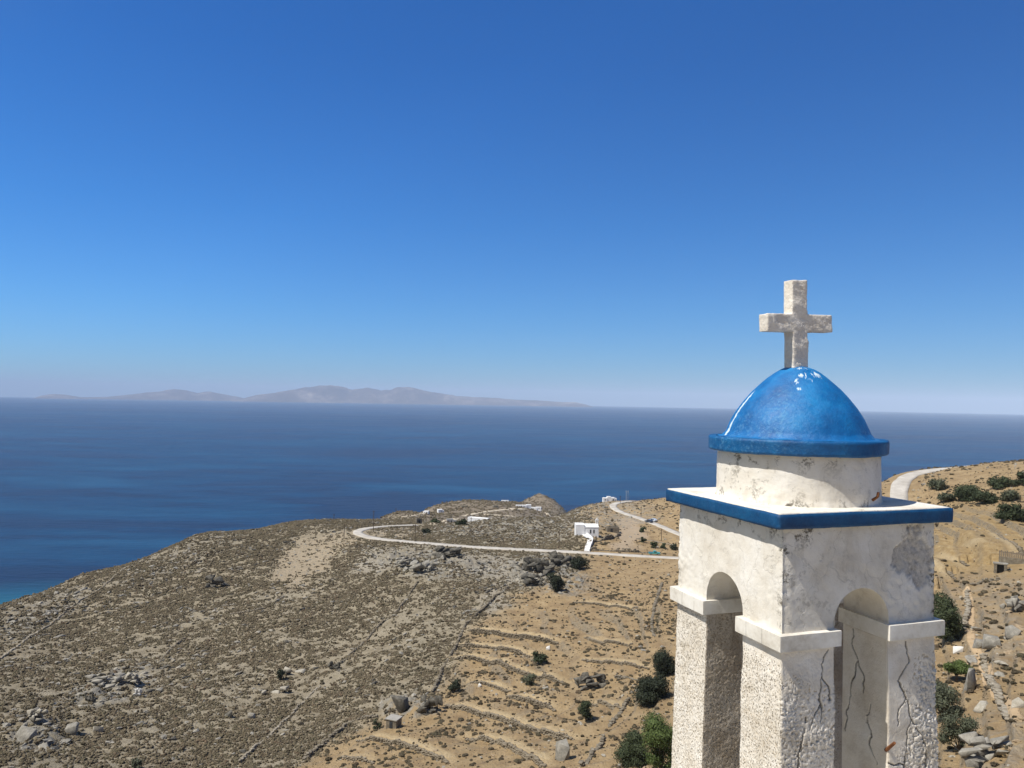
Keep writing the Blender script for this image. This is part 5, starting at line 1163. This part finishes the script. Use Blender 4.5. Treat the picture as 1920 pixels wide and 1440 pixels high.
# ------------------------------------------------------------------ vehicles
def vehicle(u, v, rz, paintm, label, pickup=False, L_=4.4):
    p, r = at(u, v); t = empty('pickup_truck' if pickup else 'parked_car', (p[0], p[1], p[2] + 0.06), rz); tag(t, label, 'pickup truck' if pickup else 'car')
    if pickup: prof = [(-2.2,.45),(-2.2,.95),(-0.45,.95),(-0.40,1.5),(0.55,1.5),(1.05,1.0),(2.1,.9),(2.2,.45)]
    else: prof = [(-2.1,.4),(-2.15,.85),(-1.85,1.35),(-1.2,1.48),(0.4,1.46),(1.05,.98),(2.0,.85),(2.15,.4)]
    def ext(pr, w):
        n = len(pr); V = [(x, -w, z) for x, z in pr] + [(x, w, z) for x, z in pr]
        return V, [list(range(n)), list(range(2 * n - 1, n - 1, -1))] + [[i, n + i, n + (i + 1) % n, (i + 1) % n] for i in range(n)]
    MB().add(*ext(prof, 0.84)).build('body', M[paintm], t, 0.06)
    if pickup: MB().add(*ext([(-0.28, 1.02), (-0.28, 1.42), (0.5, 1.42), (0.85, 1.02)], 0.852)).build('side_window', M['glass'], t); MB().box(-2.12, -0.55, -0.7, 0.7, 0.9, 0.958).build('load_bed', M['dark_paint'], t)
    else: MB().add(*ext([(-1.75, .95), (-1.6, 1.3), (-1.15, 1.41), (0.36, 1.39), (0.8, .98)], 0.852)).build('side_window', M['glass'], t)
    MB().add([(1.02, -0.7, 1.03), (1.02, 0.7, 1.03), (0.58, 0.66, 1.46), (0.58, -0.66, 1.46)], [[0, 1, 2, 3]]).build('windscreen', M['glass'], t)
    for sy in (-1, 1): MB().box(2.12, 2.22, sy * 0.62 - 0.15, sy * 0.62 + 0.15, 0.62, 0.78).build('headlight', M['lamp'], t)
    for x in (-1.35, 1.35):
        for sy in (-1, 1):
            w = MB().tube((x, sy * 0.66, 0.33), (x, sy * 0.88, 0.33), 0.33, 0.33, 18).build('wheel', M['tyre'], t); MB().tube((x, sy * 0.80, 0.33), (x, sy * 0.89, 0.33), 0.19, 0.17, 12).build('rim', M['rim'], w)
vehicle(1227, 1040.5, rad(-5), 'teal_paint', 'green pickup truck parked on the road', True)
vehicle(1216.5, 980, rad(128), 'dark_paint', 'dark car on the hill road in front of a pale car')
vehicle(1224, 978, rad(128), 'white_paint', 'pale car on the hill road behind a dark car')
print('things', round(time.time() - T0, 1))

# ------------------------------------------------------------------ ground cover: scrub tufts and loose stones
def scatter(name, pts, scl, mat, variants, seed, cluster=1, along=None):
    me = bpy.data.meshes.new(name); me.vertices.add(len(pts)); me.vertices.foreach_set('co', pts.astype(np.float32).ravel())
    a = me.attributes.new('scl', 'FLOAT_VECTOR', 'POINT'); a.data.foreach_set('vector', scl.astype(np.float32).ravel())
    rg = np.random.default_rng(seed); rot = np.c_[rg.normal(size=len(pts)) * 0.15, rg.normal(size=len(pts)) * 0.15, rg.uniform(0, 6.28, len(pts))]
    if along is not None: rot[:, 2] = along + rg.normal(size=len(pts)) * 0.22; rot[:, 0] += 0.25
    a = me.attributes.new('rot', 'FLOAT_VECTOR', 'POINT'); a.data.foreach_set('vector', rot.astype(np.float32).ravel())
    me.materials.append(mat); o = bpy.data.objects.new(name, me); C.objects.link(o); tag(o, kind='stuff')
    ng = bpy.data.node_groups.new(name + '_nodes', 'GeometryNodeTree'); ng.interface.new_socket('Geometry', in_out='INPUT', socket_type='NodeSocketGeometry'); ng.interface.new_socket('Geometry', in_out='OUTPUT', socket_type='NodeSocketGeometry')
    N = ng.nodes; K = ng.links; gi = N.new('NodeGroupInput'); go = N.new('NodeGroupOutput'); ip = N.new('GeometryNodeInstanceOnPoints'); j = N.new('GeometryNodeJoinGeometry')
    for k in range(variants):
        if mat in (M['scrub'], M['bush']):
            jj = N.new('GeometryNodeJoinGeometry'); rk = random.Random(k * 17 + seed)
            for q in range(cluster):
                ic = N.new('GeometryNodeMeshIcoSphere'); ic.inputs['Subdivisions'].default_value = 3; ic.inputs['Radius'].default_value = 0.5
                if cluster == 1: ic.inputs['Subdivisions'].default_value = 4
                tr = N.new('GeometryNodeTransform'); sz = 1.0 if cluster == 1 else rk.uniform(0.28, 0.62)
                if cluster > 1: tr.inputs['Translation'].default_value = (rk.uniform(-0.75, 0.75), rk.uniform(-0.75, 0.75), rk.uniform(-0.06, 0.04))
                tr.inputs['Scale'].default_value = (sz * rk.uniform(0.8, 1.3), sz * rk.uniform(0.8, 1.3), sz * rk.uniform(0.8, 1.15)); tr.inputs['Rotation'].default_value = (0, 0, rk.uniform(0, 6))
                K.new(ic.outputs['Mesh'], tr.inputs['Geometry']); K.new(tr.outputs[0], jj.inputs[0])
            sp = N.new('GeometryNodeSetPosition'); nz = N.new('ShaderNodeTexNoise'); nz.noise_dimensions = '4D'; nz.inputs['W'].default_value = k * 3.7; nz.inputs['Scale'].default_value = 7.0 if cluster == 1 else 5.0; nz.inputs['Detail'].default_value = 2; nz.inputs['Roughness'].default_value = 0.7
            sub = N.new('ShaderNodeVectorMath'); sub.operation = 'SUBTRACT'; sub.inputs[1].default_value = (0.5, 0.5, 0.5); K.new(nz.outputs['Color'], sub.inputs[0])
            sc = N.new('ShaderNodeVectorMath'); sc.operation = 'SCALE'; sc.inputs['Scale'].default_value = 0.95 if cluster == 1 else 0.5; K.new(sub.outputs[0], sc.inputs[0])
            K.new(jj.outputs[0], sp.inputs['Geometry']); K.new(sc.outputs[0], sp.inputs['Offset']); g = sp.outputs[0]
        else:
            ic = N.new('GeometryNodeMeshIcoSphere'); ic.inputs['Subdivisions'].default_value = 2; ic.inputs['Radius'].default_value = 0.5
            sp = N.new('GeometryNodeSetPosition'); nz = N.new('ShaderNodeTexNoise'); nz.noise_dimensions = '4D'; nz.inputs['W'].default_value = k * 5.1; nz.inputs['Scale'].default_value = 1.7; nz.inputs['Detail'].default_value = 0
            sub = N.new('ShaderNodeVectorMath'); sub.operation = 'SUBTRACT'; sub.inputs[1].default_value = (0.5, 0.5, 0.5); K.new(nz.outputs['Color'], sub.inputs[0])
            sc = N.new('ShaderNodeVectorMath'); sc.operation = 'SCALE'; sc.inputs['Scale'].default_value = 1.1; K.new(sub.outputs[0], sc.inputs[0])
            K.new(ic.outputs['Mesh'], sp.inputs['Geometry']); K.new(sc.outputs[0], sp.inputs['Offset']); g = sp.outputs[0]
        ss = N.new('GeometryNodeSetShadeSmooth'); ss.inputs['Shade Smooth'].default_value = mat in (M['scrub'], M['bush']); K.new(g, ss.inputs['Geometry'])
        sm = N.new('GeometryNodeSetMaterial'); sm.inputs['Material'].default_value = mat; K.new(ss.outputs[0], sm.inputs['Geometry'])
        gin = N.new('GeometryNodeGeometryToInstance'); K.new(sm.outputs[0], gin.inputs[0]); K.new(gin.outputs[0], j.inputs[0])
    for nm, sock in (('scl', 'Scale'), ('rot', 'Rotation')):
        at_ = N.new('GeometryNodeInputNamedAttribute'); at_.data_type = 'FLOAT_VECTOR'; at_.inputs['Name'].default_value = nm; K.new(at_.outputs['Attribute'], ip.inputs[sock])
    K.new(gi.outputs[0], ip.inputs['Points']); K.new(j.outputs[0], ip.inputs['Instance']); ip.inputs['Pick Instance'].default_value = True
    K.new(ip.outputs[0], go.inputs[0]); md = o.modifiers.new('scatter', 'NODES'); md.node_group = ng
    return o
RA = RP[:, :2]
def road_dist(x, y):
    out = np.full(len(x), 99.0); s = np.where((np.hypot(x, y) > 200) & (np.hypot(x, y) < 490))[0]
    for i in range(0, len(s), 20000):
        ii = s[i:i + 20000]; out[ii] = np.sqrt(((x[ii, None] - RA[None, :, 0]) ** 2 + (y[ii, None] - RA[None, :, 1]) ** 2).min(1))
    return out
def sample(n, r0, r1, seed):
    rg = np.random.default_rng(seed); r = np.sqrt(rg.uniform(r0 * r0, r1 * r1, n)); a = np.radians(rg.uniform(-37, 37, n)); return np.sin(a) * r, np.cos(a) * r, rg
def scrub_cover(m, x, y):
    al = x * 0.64 + y * 0.77; ac = y * 0.64 - x * 0.77
    clump = sstep(-0.34, 0.12, 0.5 * fbm(al / 7, ac / 2.2, 4, 15, 0.6) + 0.5 * fbm(x / 2.6, y / 2.6, 3, 16) + 0.3 * fbm(al / 40, ac / 14, 3, 18))
    d = (0.06 + 0.94 * clump) * (1 - m['orange'])
    return d * (1 - 0.90 * m['scree']) * (1 - 0.75 * m['grey']) * (1 - m['gold']) * (1 - 0.97 * m['cut']) * (1 - 0.5 * m['rock'])
def bush_cover(m, x, y):
    clump = sstep(-0.25, 0.35, fbm(x / 6.5, y / 6.5, 3, 15)); patch = sstep(-0.1, 0.3, fbm(x / 17, y / 17, 3, 25))
    return (m['orange'] * (0.05 + 0.40 * clump * patch * (1 + 0.5 * sstep(60, 130, x))) + 0.05) * (1 - 0.9 * m['gold']) * (1 - 0.9 * m['scree']) * (1 - 0.95 * m['cut'])
PX, SX = [], []
for (n, r0, r1, s0, s1, sd0) in ((80000, 110, 260, 0.55, 0.95, 1), (230000, 260, 480, 0.62, 1.15, 2), (60000, 480, 1100, 1.2, 2.4, 3)):
    x, y, rg = sample(n, r0, r1, sd0); z = G(x, y); m = masks(x, y, z)
    ok = (rg.random(n) < scrub_cover(m, x, y)) & (road_dist(x, y) > 3.5) & (z > -SEA_H + 4)
    x, y, z = x[ok], y[ok], z[ok]; s = s0 + (s1 - s0) * rg.random(len(x)) ** 1.6
    PX.append(np.c_[x, y, z + s * 0.06]); SX.append(np.c_[s, s, s * rg.uniform(0.7, 1.15, len(x))])
scatter('scrub', np.concatenate(PX), np.concatenate(SX), M['scrub'], 8, 5, 4)
print('scrub', sum(len(p) for p in PX), round(time.time() - T0, 1))
PX, SX = [], []
for (n, r0, r1, s0, s1, sd0) in ((190000, 55, 260, 0.16, 0.82, 4), (130000, 260, 480, 0.26, 1.0, 6)):
    x, y, rg = sample(n, r0, r1, sd0); z = G(x, y); m = masks(x, y, z)
    ok = (rg.random(n) < bush_cover(m, x, y) * (1 - 0.95 * G(x, y, tread))) & (road_dist(x, y) > 3.5) & (z > -SEA_H + 4)
    x, y, z = x[ok], y[ok], z[ok]; s = s0 + (s1 - s0) * rg.random(len(x)) ** 3.4
    s = s * np.clip(np.hypot(x, y) / 150, 0.62, 1.0)
    PX.append(np.c_[x, y, z + s * 0.12]); SX.append(np.c_[s * rg.uniform(0.85, 1.35, len(x)), s * rg.uniform(0.85, 1.35, len(x)), s * rg.uniform(0.6, 1.0, len(x))])
scatter('low_bushes', np.concatenate(PX), np.concatenate(SX), M['bush'], 6, 6, 1)
print('bushes', sum(len(p) for p in PX), round(time.time() - T0, 1))
for mat_, n, sd0 in (('rock', 16000, 41), ('palerock', 12000, 42), ('darkrock', 12000, 43)):
    x, y, rg = sample(n, 110, 480, sd0); z = G(x, y); m = masks(x, y, z); al = x * 0.64 + y * 0.77; ac = y * 0.64 - x * 0.77
    cl = sstep(0.12, 0.42, fbm(al / 24, ac / 6, 4, 48, 0.6) + 0.35 * fbm(x / 5, y / 5, 3, 49))
    ok = (rg.random(n) < (0.02 + 0.9 * cl + 0.5 * m['rock']) * (1 - m['orange']) * (1 - m['scree'])) & (road_dist(x, y) > 3.8) & (z > -SEA_H + 4); x, y, z = x[ok], y[ok], z[ok]
    s = 0.35 + 0.75 * rg.random(len(x)) ** 2.2
    scatter('schist_ledges', np.c_[x, y, z + s * 0.06], np.c_[s * rg.uniform(1.2, 2.6, len(x)), s * rg.uniform(0.6, 1.1, len(x)), s * rg.uniform(0.5, 0.95, len(x))], M[mat_], 6, sd0, along=rad(50))
for nm_, mat_, n, sd0, hi in (('loose_stones', 'rock', 26000, 21, 0.9), ('loose_stones', 'palerock', 26000, 22, 0.55), ('loose_stones', 'tanrock', 95000, 23, 0.42)):
    x, y, rg = sample(n, 55, 470, sd0); z = G(x, y); m = masks(x, y, z)
    al = x * 0.64 + y * 0.77; ac = y * 0.64 - x * 0.77; cl = sstep(0.05, 0.4, 0.7 * fbm(al / 26, ac / 4.5, 4, 36, 0.6) + 0.4 * fbm(x / 9, y / 9, 3, 35))
    dens = 0.06 + 0.65 * cl + 0.55 * m['rock'] * np.where(m['orange'] > 0.5, 0.15, 1.0) + 0.9 * m['grey'] + 0.5 * m['scree'] - 0.3 * m['gold']
    if mat_ == 'tanrock': dens = m['orange'] * (0.25 + 0.75 * cl) * (1 - 0.6 * m['gold']) * (np.hypot(x, y) < 330)
    ok = (rg.random(n) < dens) & (road_dist(x, y) > 3.3) & (z > -SEA_H + 4); x, y, z = x[ok], y[ok], z[ok]
    s = 0.16 + hi * rg.random(len(x)) ** 3.5 * (1 + 1.2 * m['rock'][ok])
    scatter(nm_, np.c_[x, y, z + s * 0.05], np.c_[s * rg.uniform(0.8, 1.7, len(x)), s * rg.uniform(0.7, 1.2, len(x)), s * rg.uniform(0.35, 0.8, len(x))], M[mat_], 6, sd0)
print('done', round(time.time() - T0, 1))
